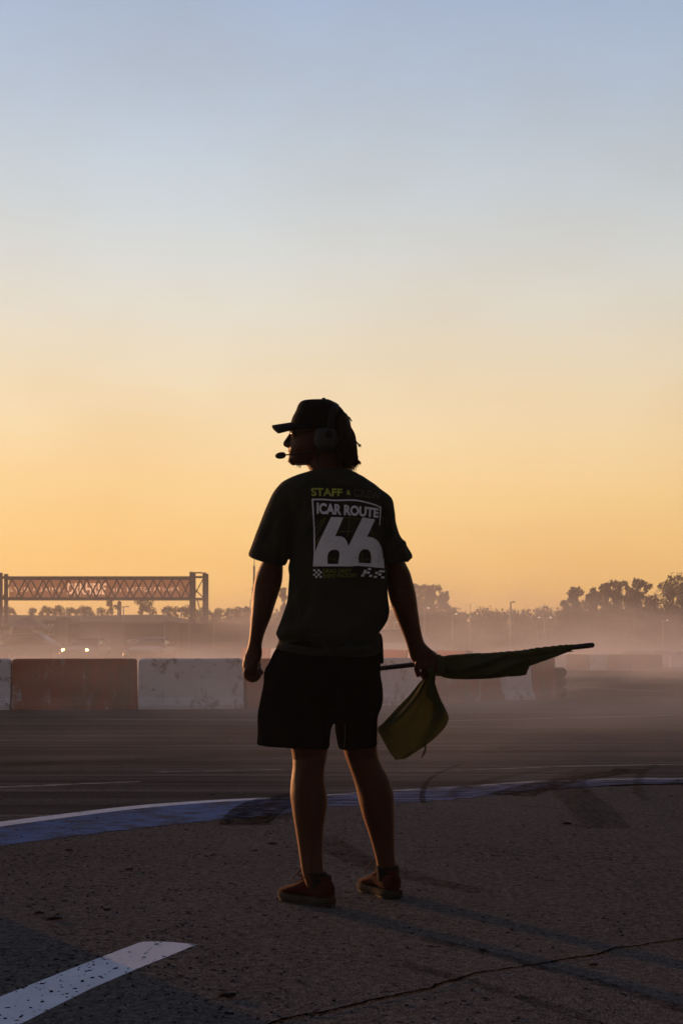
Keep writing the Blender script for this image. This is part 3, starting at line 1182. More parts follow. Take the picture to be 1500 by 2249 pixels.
panel(97, 129, 1361, 112, .1, M['hoarding_dark'], 'number_board', 'dark number board on legs right of the tent', 'sign', text=('23', .28, .72, .2, .8), bottom=1.35)
panel(131, 151, 1357, 116, 2.4, M['hoarding_grey'], 'storage_container', 'pale container standing between number board and hoardings', 'container', frame=False)
hs = [(153, 176, 1367, 'hoarding_dark'), (177, 223, 1366, 'hoarding_grey'), (226, 273, 1366, 'hoarding_grey'), (275, 362, 1367, 'hoarding_dark'),
      (364, 392, 1366, 'hoarding_tan'), (393, 416, 1368, 'hoarding_red'), (417, 470, 1367, 'hoarding_dark'), (471, 530, 1369, 'hoarding_dark'),
      (531, 585, 1369, 'hoarding_grey'), (586, 650, 1371, 'hoarding_dark'), (651, 720, 1372, 'hoarding_dark'), (721, 800, 1374, 'hoarding_grey')]
hl = ['narrow dark hoarding left of the pale pair', 'pale hoarding above the lit car', 'pale hoarding right of the lit car', 'dark hoarding with faint pale lettering above the grey coupe',
      'tan hoarding left of the gantry post', 'reddish hoarding beside the gantry post', 'dark hoarding just right of the gantry posts', 'dark hoarding left of the hanging forearm',
      'grey hoarding behind the hanging forearm', 'dark hoarding between arm and waist', 'dark hoarding hidden behind the waist', 'grey hoarding hidden behind the hip']
for (a, b_, t_, m_), lab in zip(hs, hl):
    panel(a, b_, t_, 106 + (a % 7) * .3, .15, M[m_], 'hoarding', lab, 'hoarding', 'hoardings along the far side of the track',
          text=('MOTORSPORT  FILMS', .07, .9, .40, .52) if a == 275 else None)

# tent with a peaked roof
tD = 108.0
tx = (62 - 750) * tD / F
tent = empty('tent', (tx, tD, 0), 'dark peaked tent behind the cars at far left', 'tent')
tb = Vector((tx, tD, 0))
e0, e1, zp, ze = (18 - 750) * tD / F, (104 - 750) * tD / F, CH - (1355 - HOR) * tD / F, CH - (1377 - HOR) * tD / F
cx = (e0 + e1) / 2
for yy in (-1.7, 1.7):
    for xx in (e0, e1):
        link('leg', MB().box((xx, tD + yy, ze / 2), (.07, .07, ze)), M['steel'], tent, base=tb)
rf = MB()
rf.add([(e0 - .15, tD - 1.85, ze), (e1 + .15, tD - 1.85, ze), (e1 + .15, tD + 1.85, ze), (e0 - .15, tD + 1.85, ze), (cx, tD, zp),
        (e0 - .15, tD - 1.85, ze - .25), (e1 + .15, tD - 1.85, ze - .25), (e1 + .15, tD + 1.85, ze - .25), (e0 - .15, tD + 1.85, ze - .25)],
       [(0, 1, 4), (1, 2, 4), (2, 3, 4), (3, 0, 4), (0, 5, 6, 1), (1, 6, 7, 2), (2, 7, 8, 3), (3, 8, 5, 0)])
link('canopy', rf, M['canvas'], tent, base=tb)


# ------------------------------------------------------------------ trees
def leaves(mb, lobes, n, size, rg, hollow=.55):
    vols = [l_[1][0] * l_[1][1] * l_[1][2] for l_ in lobes]
    tot = sum(v ** .7 for v in vols)
    for (c, r), v in zip(lobes, vols):
        k = int(n * v ** .7 / tot)
        for _ in range(k):
            d = Vector((rg.gauss(0, 1), rg.gauss(0, 1), rg.gauss(0, 1))).normalized()
            q = hollow + (1.08 - hollow) * rg.random() ** .8
            p = Vector((c[0] + d.x * r[0] * q, c[1] + d.y * r[1] * q, c[2] + d.z * r[2] * q))
            if noise.noise(p * .95) < -.15:
                continue
            s = size * rg.uniform(.5, 1.3)
            a = Vector((rg.gauss(0, 1), rg.gauss(0, 1), rg.gauss(0, 1))).normalized()
            b = a.orthogonal().normalized()
            c2 = a.cross(b)
            mb.add([p - b * s, p - c2 * s * .6, p + b * s, p + c2 * s * .6], [(0, 1, 2, 3)])


def make_tree(name, label, cat, h, wd, seed, lobes_n=9, leafn=2600, size=.22, mat='leaf', trunk=.28, group=None, low=.25, spread=1.0, tr_mat='bark'):
    rg = random.Random(seed)
    root = empty(name, (0, 0, 0), label, cat, group)
    tb_ = MB()
    lean = rg.uniform(-.3, .3)
    tb_.tube([(0, 0, -.3), (lean * .3, 0, h * .25), (lean * .7, 0, h * .55), (lean, 0, h * .9)], [trunk, trunk * .8, trunk * .5, trunk * .12], 8, 3)
    lobes = []
    for i in range(lobes_n):
        a = rg.random() * 6.283
        z = low + (1 - low) * ((i + .5) / lobes_n)
        env = math.sin(math.pi * min(1, max(.08, (z - low * .6) / (1.12 - low * .6)))) ** .7
        rr = wd / 2 * env * rg.uniform(.25, .85) * spread
        r = wd * .31 * rg.uniform(.6, 1.15) * (.5 + .6 * env)
        c = (math.cos(a) * rr + lean * z, math.sin(a) * rr, min(z * h, h - r * .8))
        lobes.append((c, (r, r, r * rg.uniform(.75, 1.2))))
        tb_.tube([(lean * z * .6, 0, max(.2, z * h * .7 - .5)), ((c[0] + lean * z) * .5, c[1] * .5, z * h * .85), c], [trunk * .35, trunk * .22, trunk * .08], 6, 2)
    link('trunk', tb_, M[tr_mat], root, smooth=True)
    cr = MB()
    leaves(cr, lobes, leafn, size, rg)
    link('crown', cr, M[mat], root, fix=False)
    return root


# tall loose trees on the right; columns and tops from the photograph
D1 = 200.0


def th(py, D):
    return CH - (py - HOR) * D / F


tall = [(1268, 1296, 46, 'slender tree left of the gap at the right edge group'), (1303, 1295, 40, 'thin airy tree second in the right tree group'),
        (1335, 1288, 52, 'broad tree third in the right tree group'), (1360, 1282, 56, 'round topped tree in the middle of the right tree group'),
        (1402, 1275, 52, 'tall airy tree just left of the sky gap'), (1473, 1268, 78, 'largest tree at the right frame edge'),
        (1530, 1280, 70, 'tree cut off by the right frame edge'), (1245, 1325, 34, 'small tree at the left end of the right tree group')]
for i, (px, py, wpx, lab) in enumerate(tall):
    D = D1 + (i * 7 % 11) - 4
    t = make_tree('tree', lab, 'tree', th(py, D) + 1.0, wpx * D / F * 1.06, 100 + i, 15, 8200, .20, 'leaf', .24, 'tall trees on the right', .10)
    x = (px - 750) * D / F
    t.location = (x, D, dip(x, D))
# tree clump right of the forearm
for i, (px, py, wpx, lab) in enumerate([(922, 1286, 48, 'hazy tree rising just right of the right forearm'), (953, 1283, 58, 'hazy broad tree right of the forearm'), (982, 1300, 30, 'hazy lower tree at the right of the forearm clump'),
                                        (886, 1300, 40, 'hazy tree behind the right forearm'), (625, 1291, 26, 'hazy tree seen between arm and waist'), (655, 1296, 40, 'hazy tree behind the waist')]):
    D = 232.0 + 3 * (i % 3)
    t = make_tree('tree', lab, 'tree', th(py, D), wpx * D / F * 1.08, 140 + i, 12, 6000, .23, 'leaf_far', .26, 'hazy trees beside the forearm', .12)
    t.location = ((px - 750) * D / F, D, 0)
# lower bushy trees standing before the wood on the right
bush = [(1282, 1345, 50), (1330, 1338, 60), (1392, 1345, 64), (1440, 1342, 60), (1490, 1344, 50), (1085, 1368, 50), (1235, 1376, 44), (1305, 1396, 30)]
bl = ['bushy tree below the slender tree', 'bushy tree below the broad trees', 'bushy tree under the airy tree', 'bushy tree below the sky gap', 'bushy tree at the right frame edge',
      'olive bush standing before the wood', 'olive bush left of the number sign pole', 'small olive bush behind the far barrier']
for i, ((px, py, wpx), lab) in enumerate(zip(bush, bl)):
    D = 184.0 + i * 1.7
    x = (px - 750) * D / F
    t = make_tree('bush', lab, 'bush', th(py, D) + .8, wpx * D / F * 1.1, 170 + i, 10, 4200, .20, 'leaf_dry' if i > 4 else 'leaf', .12, 'bushes before the wood', .05)
    t.location = (x, D, dip(x, D))

# the wood behind, one mass
rg = random.Random(77)
wd = MB()
for k in range(560):
    D = rg.uniform(262, 300)
    px = rg.uniform(840, 1640) if k < 400 else rg.uniform(425, 720)
    top = 1340 + 6 * noise.noise(Vector((px * .02, 0, 3))) + rg.uniform(-6, 8) if px > 840 else 1343 + 5 * noise.noise(Vector((px * .03, 4, 0))) + rg.uniform(-4, 5)
    if 1185 < px < 1200:
        top = 1330
    x = (px - 750) * D / F
    h = th(top, D)
    r = rg.uniform(1.0, 2.1)
    lob = [((x + rg.uniform(-.5, .5), D, h * z), (r * (1.25 - z * .8), r * (1.25 - z * .8), h * .16)) for z in (.12, .3, .5, .7, .86)]
    leaves(wd, lob, 290, .28, rg, .35)
tag(link('woodland', wd, M['leaf_far'], fix=False), 'hazy wood along the horizon', kind='stuff')

ORD = ['first', 'second', 'third', 'fourth', 'fifth', 'sixth', 'seventh', 'eighth', 'ninth', 'tenth', 'eleventh', 'twelfth', 'thirteenth', 'fourteenth', 'fifteenth', 'sixteenth',
       'seventeenth', 'eighteenth', 'nineteenth', 'twentieth', 'twenty-first', 'twenty-second', 'twenty-third', 'twenty-fourth', 'twenty-fifth', 'twenty-sixth', 'twenty-seventh']
# small round trees on the bank, left
proto = make_tree('tree', 'small round dark tree on the crest of the earth bank', 'tree', 2.3, 2.6, 300, 8, 900, .17, 'leaf_far', .1, 'small trees on the earth bank', .05)
proto2 = make_tree('tree', 'small flat topped dark tree on the crest of the earth bank', 'tree', 2.0, 3.2, 301, 8, 900, .17, 'leaf_far', .1, 'small trees on the earth bank', .10)
spots = [(72, 0), (95, 0), (108, 1), (121, 1), (134, 0), (155, 0), (170, 1), (184, 0), (199, 0), (224, 1), (238, 1), (311, 0), (336, 1), (367, 0), (372, 1), (386, 1), (407, 0), (413, 1),
         (456, 0), (481, 1), (500, 0), (520, 1), (545, 0), (32, 1), (14, 1), (582, 0)]
first = {}
for i, (px, k) in enumerate(spots):
    src = (proto, proto2)[k]
    o = src if k not in first else copy_tree(src)
    first[k] = 1
    D = 217 + (i * 5 % 9)
    o.location = ((px - 750) * D / F, D, 5.25 + .25 * noise.noise(Vector(((px - 750) * D / F * .06, 2, 0))))
    s = .56 + .26 * ((i * 37 % 10) / 10)
    o.scale = (s * 1.05, s, s)
    o.rotation_euler = (0, 0, i * 1.3)
    o['label'] = 'small %s dark tree on the earth bank, %s of the row from the left' % (('round', 'flat topped')[k], ORD[sorted(q[0] for q in spots).index(px)])
t = make_tree('tree', 'taller slim tree on the bank left of the square tower', 'tree', 4.1, 1.7, 320, 8, 900, .16, 'leaf_far', .12, None, .2)
t.location = ((246.5 - 750) * 220 / F, 220, 5.3)
t = make_tree('tree', 'mushroom shaped tree on the bank right of the floodlight pole', 'tree', 3.2, 3.2, 321, 6, 800, .17, 'leaf_far', .14, None, .62)
t.location = ((312 - 750) * 220 / F, 220, 5.3)
tw = MB().box(((263 - 750) * 224 / F, 224, 5.2 + 1.15), (.55, .6, 2.6)).box(((263 - 750) * 224 / F, 224, 5.2 + 2.52), (.42, .45, .14))
tag(link('tower', tw, M['hoarding_dark'], base=((263 - 750) * 224 / F, 224, 0)), 'narrow square tower on the earth bank', 'tower')

# pale posts added for the sunlit glints of trunks and panels on the bank
pk = 0
for pi, (px, D, h) in enumerate(((69, 214, .9), (77, 214, .7), (119, 214, .6), (144, 213.5, .9), (149, 213.5, 1.1), (179, 214, .8), (194, 214, .7), (197, 214, .9), (218, 214, .8), (263, 214, .7),
                 (331, 214, .6), (362, 214, .6), (368, 214, .8), (400, 214, .8), (506, 214, 1.0), (532, 214, 1.1), (609, 214, .9))):
    x = (px - 750) * D / F
    mbp = MB().box((x, D - .6, 5.2 + h / 2), (.22, .16, h + .2), R(66)).box((x, D - .6, 5.3 + h + .06), (.28, .2, .08), R(66))
    tag(link('pale_post', mbp, M['pale_metal'], base=(x, D - .6, 0)), 'pale post added for a sunlit glint on the earth bank crest, %s from the left' % ORD[pi], 'post', 'pale posts added for glints on the earth bank')


# poles
def pole(px, top, D, r, label, heads=1, base_z=0.0, head_w=.5, lit=True, arm=.5):
    x = (px - 750) * D / F
    zt = th(top, D)
    zb = base_z
    o = empty('lamp_post', (x, D, zb), label, 'lamp post', None)
    b = Vector((x, D, zb))
    link('pole', MB().tube([(x, D, zb - .2), (x, D, zb + (zt - zb) * .5), (x, D, zt)], [r, r * .8, r * .55], 10), M['pale_metal'], o, base=b, smooth=True)
    for k in range(heads):
        s = -1 if k else 1
        link('arm', MB().tube([(x, D, zt - .12), (x + s * arm * .6, D, zt), (x + s * arm, D, zt)], r * .4, 6), M['pale_metal'], o, base=b)
        hd = link('lamp_head', MB().box((x + s * arm, D - .05, zt + .02), (head_w, .25, .12), 0, .7), M['pale_metal'], o, base=b)
        link('lamp_glass', MB().box((x + s * arm, D - .18, zt - .03), (head_w * .6, .06, .09)), M['lamp_on'] if lit else M['pale_metal'], hd, base=b)
    return o


pole(1121, 1322, 150, .13, 'thick pale pole rising above the wood right of centre', 1, -.75, .35, False, .3)
pole(932, 1335, 190, .07, 'thin lamp post in the haze right of the forearm', 1)
pole(993, 1348, 190, .07, 'lower thin lamp post right of the forearm trees', 1)
pole(1032, 1327, 200, .07, 'thin lamp post standing above the edge of the wood', 1)
pole(1195, 1356, 150, .06, 'twin headed lamp post behind the number sign', 2, -.75, .35, True, .6)
pole(1455, 1362, 180, .06, 'slim pole in front of the largest right tree', 1, -.75, .3)
pole(865, 1366, 150, .05, 'faint thin lamp post between waist and forearm', 1)
pole(272, 1332, 205, .12, 'floodlight pole with a flat crossbar head on the left bank', 2, 0, .7, False, .55)
pole(179, 1330, 205, .06, 'thin mast above the small trees left of the gantry middle', 1, 0, .2, False, .15)
pole(550, 1318, 180, .09, 'short lamp mast beside the hanging forearm', 1, 0, .5, False, .3)
g = Vector((gx(558, 120), 120, 0))
mbq = MB().tube([(g.x, 120, 0), (g.x - .05, 120, th(1290, 120))], [.14, .12], 10).tube([(g.x, 120, th(1290, 120)), (g.x + .02, 120, th(1243, 120))], [.085, .085], 10) \
    .tube([(g.x + .03, 120, th(1244, 120)), (g.x + .05, 120, th(1205, 120))], [.035, .025], 8)
tag(link('antenna_mast', mbq, M['steel'], base=g, smooth=True), 'tall antenna mast behind the left sleeve', 'mast')

# number sign on the right
so = panel(1180, 1208, 1391, 128, .1, M['hoarding_dark'], 'number_board', 'dark number sign with a pale frame before the wood on the right', 'sign', text=('25', .3, .7, .22, .8), frame=False, bottom=1.32)
so.location.z = 0
b = Vector((so.location.x, 128, 0))
xs0, xs1 = (1180 - 750) * 128 / F, (1208 - 750) * 128 / F
zt, zb = th(1391, 128), 1.32
for a_, c_ in (((xs0, zt), (xs1, zt)), ((xs0, zb), (xs1, zb)), ((xs0, zb), (xs0, zt)), ((xs1, zb), (xs1, zt))):
    link('frame', MB().bar((a_[0], 127.9, a_[1]), (c_[0], 127.9, c_[1]), .06), M['pale_metal'], so, base=b)
for xx in (xs0 + .2, xs1 - .2):
    link('leg', MB().box((xx, 128, .3), (.08, .08, 2.05)), M['steel'], so, base=b)

# ------------------------------------------------------------------ the person
D0 = 5.12
PB_ = Vector(((733 - 750) * D0 / F, D0, 0.0))


def Q(px, py, dc=0.0):
    return W(px, py, D0 + dc)


def lr(rows, sub=4, n=36, ex=2.3):
    """rows of (Lx, Ly, Rx, Ry, dc, depth radius[, sag]) -> rings; sag lowers the camera side"""
    A = np.array([list(r) + [0] * (7 - len(r)) for r in rows], float)
    A = catmull(A, sub) if sub > 1 else A
    out = []
    for a in A:
        l_, r_ = Q(a[0], a[1], a[4]), Q(a[2], a[3], a[4])
        c, h = (l_ + r_) / 2, (r_ - l_) / 2
        ring = []
        for k in range(n):
            t = 2 * math.pi * k / n
            co, si = math.cos(t), math.sin(t)
            u = abs(co) ** (2 / ex) * math.copysign(1, co)
            v = abs(si) ** (2 / ex) * math.copysign(1, si)
            ring.append(c + h * u + Vector((0, a[5] * v, -a[6] / 610.0 * max(0, -v))))
        out.append(ring)
    return out


def H(py, xl, xr, dc, ry, sag=0):
    return (xl, py, xr, py, dc, ry, sag)


body = MB()
# head in profile, looking to the left
body.loft(lr([H(889, 676, 732, 0, .045), H(900, 656, 752, 0, .066), H(915, 646, 760, 0, .076), H(935, 641, 765, 0, .078), H(950, 639.5, 764, 0, .076),
              H(960, 639, 762, 0, .074), H(970, 638, 757, 0, .071), H(980, 635.5, 750, 0, .067), H(988, 635, 742, 0, .062), H(996, 637, 735, 0, .057),
              H(1003, 638.5, 728, 0, .052), H(1009, 637, 718, 0, .047), H(1014, 637, 705, 0, .040), H(1018.5, 641, 690, 0, .032), H(1021, 648, 676, 0, .02)], 3, 32, 2.0))
# brow, nose, lips, chin
body.tube([Q(643, 944, -.03), Q(640, 945, 0), Q(643, 944, .03)], [.008, .010, .008], 10, 3)
body.tube([Q(642, 949), Q(636.5, 958), Q(630, 968), Q(626.3, 974), Q(627.5, 977.5), Q(635, 980)], [.006, .0068, .0072, .0072, .0068, .007], 12, 3)
for s in (-1, 1):
    body.ball(Q(634, 976, s * .010), (.009, .008, .0065))
    body.ball(Q(648, 955, s * .031), (.012, .013, .010))
    body.ball(Q(703, 966, s * .076), (.017, .012, .030))
body.tube([Q(641, 992, -.022), Q(635.5, 990.5, 0), Q(641, 992, .022)], [.004, .0062, .004], 8, 3)
body.tube([Q(641, 998, -.02), Q(636.5, 998.5, 0), Q(641, 998, .02)], [.004, .006, .004], 8, 3)
body.ball(Q(642, 1011), (.0155, .019, .013))
body.ball(Q(645, 1017), (.012, .017, .0085))
# neck and trunk
body.loft(lr([H(985, 690, 748, .004, .05), (672, 1010, 750, 1006, .004, .054), (676, 1026, 754, 1024, .004, .058), (683, 1036, 770, 1036, 0, .064),
              (688, 1046, 776, 1046, 0, .066), (680, 1060, 784, 1060, 0, .066)], 3, 28))
body.loft(lr([H(1052, 672, 788, 0, .055), H(1064, 640, 812, 0, .078), H(1085, 632, 826, 0, .09), H(1120, 645, 830, 0, .098), H(1180, 660, 830, 0, .10), H(1260, 658, 828, 0, .095),
              H(1340, 648, 830, 0, .095), H(1400, 624, 826, 0, .105), H(1450, 606, 828, 0, .11), H(1500, 594, 832, 0, .112), H(1545, 590, 828, 0, .10)], 3, 32))
# legs
body.loft(lr([H(1520, 596, 722, -.015, .085), H(1580, 612, 722, -.025, .085), (634, 1632, 721, 1636, -.03, .078), (641, 1655, 718.5, 1658, -.033, .070), (643, 1680, 714.5, 1680, -.036, .066),
              (641, 1700, 712, 1700, -.037, .064), (638.3, 1722, 713.5, 1722, -.036, .066), (637.5, 1745, 717.5, 1742, -.035, .069), (640.5, 1770, 719.5, 1765, -.035, .068),
              (645, 1800, 714.5, 1795, -.038, .062), (650, 1830, 710.5, 1825, -.042, .052), (655, 1862, 709, 1860, -.047, .044), (659, 1890, 709.5, 1890, -.052, .041),
              (662.5, 1912, 711, 1912, -.056, .041), (667, 1928, 712, 1930, -.058, .040), (674, 1948, 711, 1950, -.062, .03)], 3, 28, 2.1))
body.loft(lr([H(1520, 738, 830, .02, .085), H(1580, 741, 830, .03, .085), (750, 1632, 828, 1632, .04, .078), (757, 1658, 830, 1656, .045, .070), (765, 1680, 838.5, 1678, .05, .066),
              (772, 1700, 849, 1698, .053, .065), (779, 1722, 857, 1720, .057, .067), (784.5, 1745, 862.5, 1743, .062, .069), (789, 1765, 864.5, 1763, .066, .067),
              (796, 1792, 866, 1790, .072, .060), (804, 1815, 866.5, 1815, .078, .052), (813, 1842, 866.5, 1842, .085, .044), (820.5, 1868, 867, 1866, .09, .041),
              (825.5, 1890, 869, 1888, .094, .041), (828, 1906, 872, 1906, .097, .040), (836, 1926, 870, 1928, .10, .03)], 3, 28, 2.1))
# left arm
body.loft(lr([(620, 1082, 652, 1098, 0, .04), (602, 1120, 644, 1138, 0, .046), (590, 1160, 636, 1178, 0, .048), (582, 1200, 628, 1212, 0, .050), (575.5, 1232, 622, 1240, 0, .052),
              (568.5, 1248, 622, 1252, .002, .053), (562, 1264, 621, 1268, .005, .052), (558, 1282, 618.5, 1284, .008, .050), (555.5, 1302, 613, 1302, .012, .049), (553.5, 1325, 606, 1323, .016, .050),
              (551.5, 1350, 598, 1348, .02, .047), (549.7, 1378, 587, 1376, .024, .041), (548, 1400, 578.5, 1400, .027, .034), (544.5, 1420, 575, 1418, .028, .029),
              (541, 1431, 576, 1431, .03, .027), (536, 1444, 574.5, 1444, .03, .029), (532.5, 1458, 569, 1459, .03, .033), (533.5, 1469, 567, 1471, .03, .036), (538, 1480, 565, 1481, .03, .034)], 3, 26, 2.2))
# left hand: four curled fingers and the thumb
for i in range(4):
    dc = -.006 + i * .0205
    k = [0, 2.2, 2.6, 1.2][i]
    body.tube([Q(543, 1470, dc), Q(539.5 + .6 * i, 1482 + k, dc), Q(549, 1490.5 + k, dc), Q(560, 1491 + k * .9, dc), Q(569, 1484.5 + k * .5, dc * .9 + .003), Q(570.5, 1477, dc * .9 + .003)],
              [.0098, .0097, .0093, .0088, .0082, .0070], 10, 3)
body.ball(Q(554, 1477, .024), (.016, .028, .015))
body.tube([Q(560, 1445, .055), Q(566, 1458, .062), Q(568, 1469, .052), Q(573, 1474.5, .036), Q(575.5, 1478.5, .020)], [.014, .0125, .0105, .0093, .0075], 10, 3)
# right arm
body.loft(lr([(808, 1098, 838, 1088, 0, .04), (830, 1135, 856, 1127, 0, .046), (840, 1175, 866, 1167, 0, .048), (846, 1205, 879, 1199, .005, .050), (850, 1238, 889.5, 1234, .01, .052),
              (849.5, 1262, 900, 1256, .015, .053), (850, 1284, 907, 1280, .022, .051), (853, 1306, 912.5, 1301, .03, .05), (859.5, 1330, 916, 1324, .04, .049), (868, 1354, 919, 1349, .05, .045),
              (878, 1377, 922, 1371, .06, .039), (887, 1399, 926, 1391, .07, .033), (893.5, 1418, 930, 1407, .076, .029), (897, 1432, 938.5, 1419, .078, .028),
              (900.5, 1444, 950, 1429, .078, .027), (906, 1453, 960, 1440, .078, .025), (910, 1461, 963.5, 1454, .076, .021), (914, 1470, 962, 1468, .072, .016)], 3, 26, 2.2))
# right hand closes round the pole
for i in range(4):
    x = [917, 930, 943, 955][i]
    body.tube([Q(x + 2, 1452, .062), Q(x - (3 if i == 0 else 0), 1468 + (0, 4, 4, 2)[i], .056), Q(x + (0, 0, -2, -3)[i], 1480 + (0, 6, 6, 2)[i], .072), Q(x + (0, 0, -2, -3)[i], 1482 + (0, 4, 4, 2)[i], .094),
               Q(x + 1, 1470, .112), Q(x + 3, 1460, .108)],
              [.0100, .0096, .0092, .0088, .0082, .0070], 10, 3)
body.tube([Q(940, 1432, .10), Q(954, 1440, .115), Q(962, 1452, .112), Q(962, 1466, .100)], [.014, .0125, .0108, .0085], 10, 3)
m, n, l, b = new_mat('skin')
t = n.new('ShaderNodeTexCoord').outputs['Object']
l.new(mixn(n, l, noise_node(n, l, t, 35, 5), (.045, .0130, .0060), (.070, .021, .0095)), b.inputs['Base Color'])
b.inputs['Roughness'].default_value = .55
b.inputs['Specular IOR Level'].default_value = .2
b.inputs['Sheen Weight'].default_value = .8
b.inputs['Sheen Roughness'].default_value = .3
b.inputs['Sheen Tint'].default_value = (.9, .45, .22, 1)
bp = n.new('ShaderNodeBump')
bp.inputs['Strength'].default_value = .35
bp.inputs['Distance'].default_value = .002
l.new(noise_node(n, l, t, 420, 3), bp.inputs['Height'])
l.new(bp.outputs[0], b.inputs['Normal'])
M['skin'] = m
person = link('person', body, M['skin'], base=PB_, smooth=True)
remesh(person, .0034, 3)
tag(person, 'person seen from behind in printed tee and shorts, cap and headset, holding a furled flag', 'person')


def wear(name, mb, mat, parent=person, smooth=True):
    return link(name, mb, mat, parent, base=PB_, smooth=smooth)


# ---- t-shirt: trunk and sleeves, open at hem and cuffs
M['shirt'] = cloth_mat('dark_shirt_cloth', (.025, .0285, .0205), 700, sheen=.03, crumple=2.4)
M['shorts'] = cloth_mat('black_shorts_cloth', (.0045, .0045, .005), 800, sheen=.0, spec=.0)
sh = MB()
sh.loft(lr([H(1031, 697, 762, 0, .056), H(1036, 687, 775, 0, .070), H(1040, 667, 784, 0, .080), H(1045, 650, 790, 0, .088), H(1053, 631, 805, 0, .098), H(1065, 613, 826, 0, .108),
            H(1083, 612, 842, 0, .118), H(1105, 620, 850, 0, .124), H(1135, 630, 853, 0, .128), H(1170, 638, 852, 0, .13), H(1207, 640, 850, 0, .13), H(1243, 637, 850, 0, .128),
            H(1290, 633.5, 851.5, 0, .126), H(1320, 631, 853.5, 0, .126), H(1340, 626, 855, 0, .128), H(1360, 618.5, 851.5, 0, .13), H(1375, 612, 843.5, 0, .132), H(1386, 608, 834, 0, .134, 2),
            H(1393, 606.5, 831, 0, .137, 3), (611.5, 1400, 834.5, 1398, 0, .124, 5), (613, 1406, 836, 1405, 0, .123, 6), (609, 1415, 835, 1420, 0, .133, 7), (605, 1424, 833.5, 1436, 0, .135, 9),
            (613, 1425.5, 826, 1437, 0, .125, 9), (616, 1416, 824, 1424, 0, .119, 7), (622, 1400, 820, 1402, 0, .114, 4)], 3, 64, 2.35))
sh.loft(lr([(640, 1062, 672, 1110, 0, .06), (616, 1064, 664, 1128, 0, .075), (600, 1083, 658, 1142, 0, .081), (586, 1113, 652, 1168, 0, .083), (572.5, 1148, 645, 1190, 0, .081),
            (560, 1178, 639, 1207, 0, .079), (551, 1203, 633, 1227, 0, .078, 3), (545, 1218, 628, 1241, 0, .078, 8), (552.5, 1220, 621.5, 1238.5, 0, .069, 8),
            (559, 1206, 626, 1222, 0, .067, 3), (566, 1185, 634, 1205, 0, .062)], 3, 40, 2.3))
sh.loft(lr([(812, 1062, 788, 1112, 0, .06), (838, 1075, 796, 1132, 0, .075), (861, 1095, 806, 1150, 0, .081), (867, 1122, 822, 1174, 0, .082), (870.5, 1146, 832, 1195, 0, .08),
            (879.5, 1177, 840, 1212, .003, .078), (896.5, 1204, 845.5, 1227, .005, .077, 5), (906, 1222, 849.5, 1234, .008, .077, 8), (899, 1224, 856, 1233.5, .008, .068, 8),
            (893, 1205, 850, 1222, .005, .067, 3), (879, 1182, 848, 1208, 0, .06)], 3, 40, 2.3))
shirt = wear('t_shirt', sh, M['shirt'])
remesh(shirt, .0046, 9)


def crease(o, items, noise_amp=.0015, noise_scale=9.0):
    """cloth folds: ridges and valleys along drawn lines, on the side that faces the camera or all round"""
    me = o.data
    nv = len(me.vertices)
    co = np.empty(nv * 3)
    me.vertices.foreach_get('co', co)
    co = co.reshape(-1, 3)
    no = np.array([v.normal[:] for v in me.vertices])
    wx, wy, wz = co[:, 0] + PB_.x, co[:, 1] + PB_.y, co[:, 2] + PB_.z
    px = 750 + F * wx / wy
    py = HOR + (CH - wz) * F / wy
    side = np.clip(-no[:, 1] * 3 + .25, 0, 1)
    disp = np.zeros(nv)
    for (x0, y0, x1, y1, w, a) in items:
        d = np.array([x1 - x0, y1 - y0], float)
        ln = np.hypot(*d)
        d /= ln
        s = (px - x0) * d[0] + (py - y0) * d[1]
        q = (px - x0) * -d[1] + (py - y0) * d[0] + 5 * np.sin(s / ln * 4 + x0)
        u = np.clip(s / ln, 0, 1)
        along = np.where((s >= -w) & (s <= ln + w), np.sin(np.pi * np.clip((s + w) / (ln + 2 * w), 0, 1)) ** .7, 0)
        disp += 2.1 * a * along * np.exp(-(q / w) ** 2) * side
    for i in range(nv):
        p = Vector(co[i])
        disp[i] += noise_amp * (noise.noise(p * noise_scale) + .6 * noise.noise(p * noise_scale * 2.7))
    disp = np.clip(disp, -.009, .012)
    co += no * disp[:, None]
    me.vertices.foreach_set('co', co.ravel())
    me.update()


crease(shirt, [
    (642, 1205, 660, 1090, 7, -.008), (655, 1215, 690, 1110, 8, .005), (640, 1230, 650, 1330, 8, .006), (652, 1260, 640, 1370, 7, -.006), (668, 1280, 625, 1385, 9, .006),
    (690, 1300, 640, 1392, 10, -.005), (845, 1205, 838, 1100, 7, -.007), (842, 1240, 835, 1330, 8, .004), (850, 1300, 820, 1380, 9, -.005), (836, 1330, 760, 1395, 12, .005),
    (700, 1375, 612, 1397, 8, .006), (720, 1392, 620, 1404, 6, -.007), (800, 1400, 690, 1410, 9, .005), (832, 1388, 740, 1418, 7, -.006), (640, 1405, 720, 1432, 7, -.005),
    (760, 1405, 700, 1398, 6, .004), (780, 1425, 830, 1405, 7, -.005), (830, 1416, 760, 1436, 6, .004), (620, 1140, 600, 1225, 9, .005), (604, 1120, 578, 1215, 9, -.004),
    (630, 1150, 618, 1235, 7, -.005), (868, 1140, 872, 1225, 8, -.006), (855, 1150, 862, 1235, 6, .005), (882, 1190, 894, 1232, 6, .006), (700, 1045, 760, 1070, 10, .003),
    (745, 1048, 720, 1100, 9, -.003), (690, 1040, 650, 1080, 10, .003), (780, 1045, 820, 1090, 10, .003), (735, 1260, 700, 1370, 22, .004), (790, 1270, 800, 1380, 20, -.003),
    (715, 1250, 760, 1400, 16, -.003)], .0018, 9)

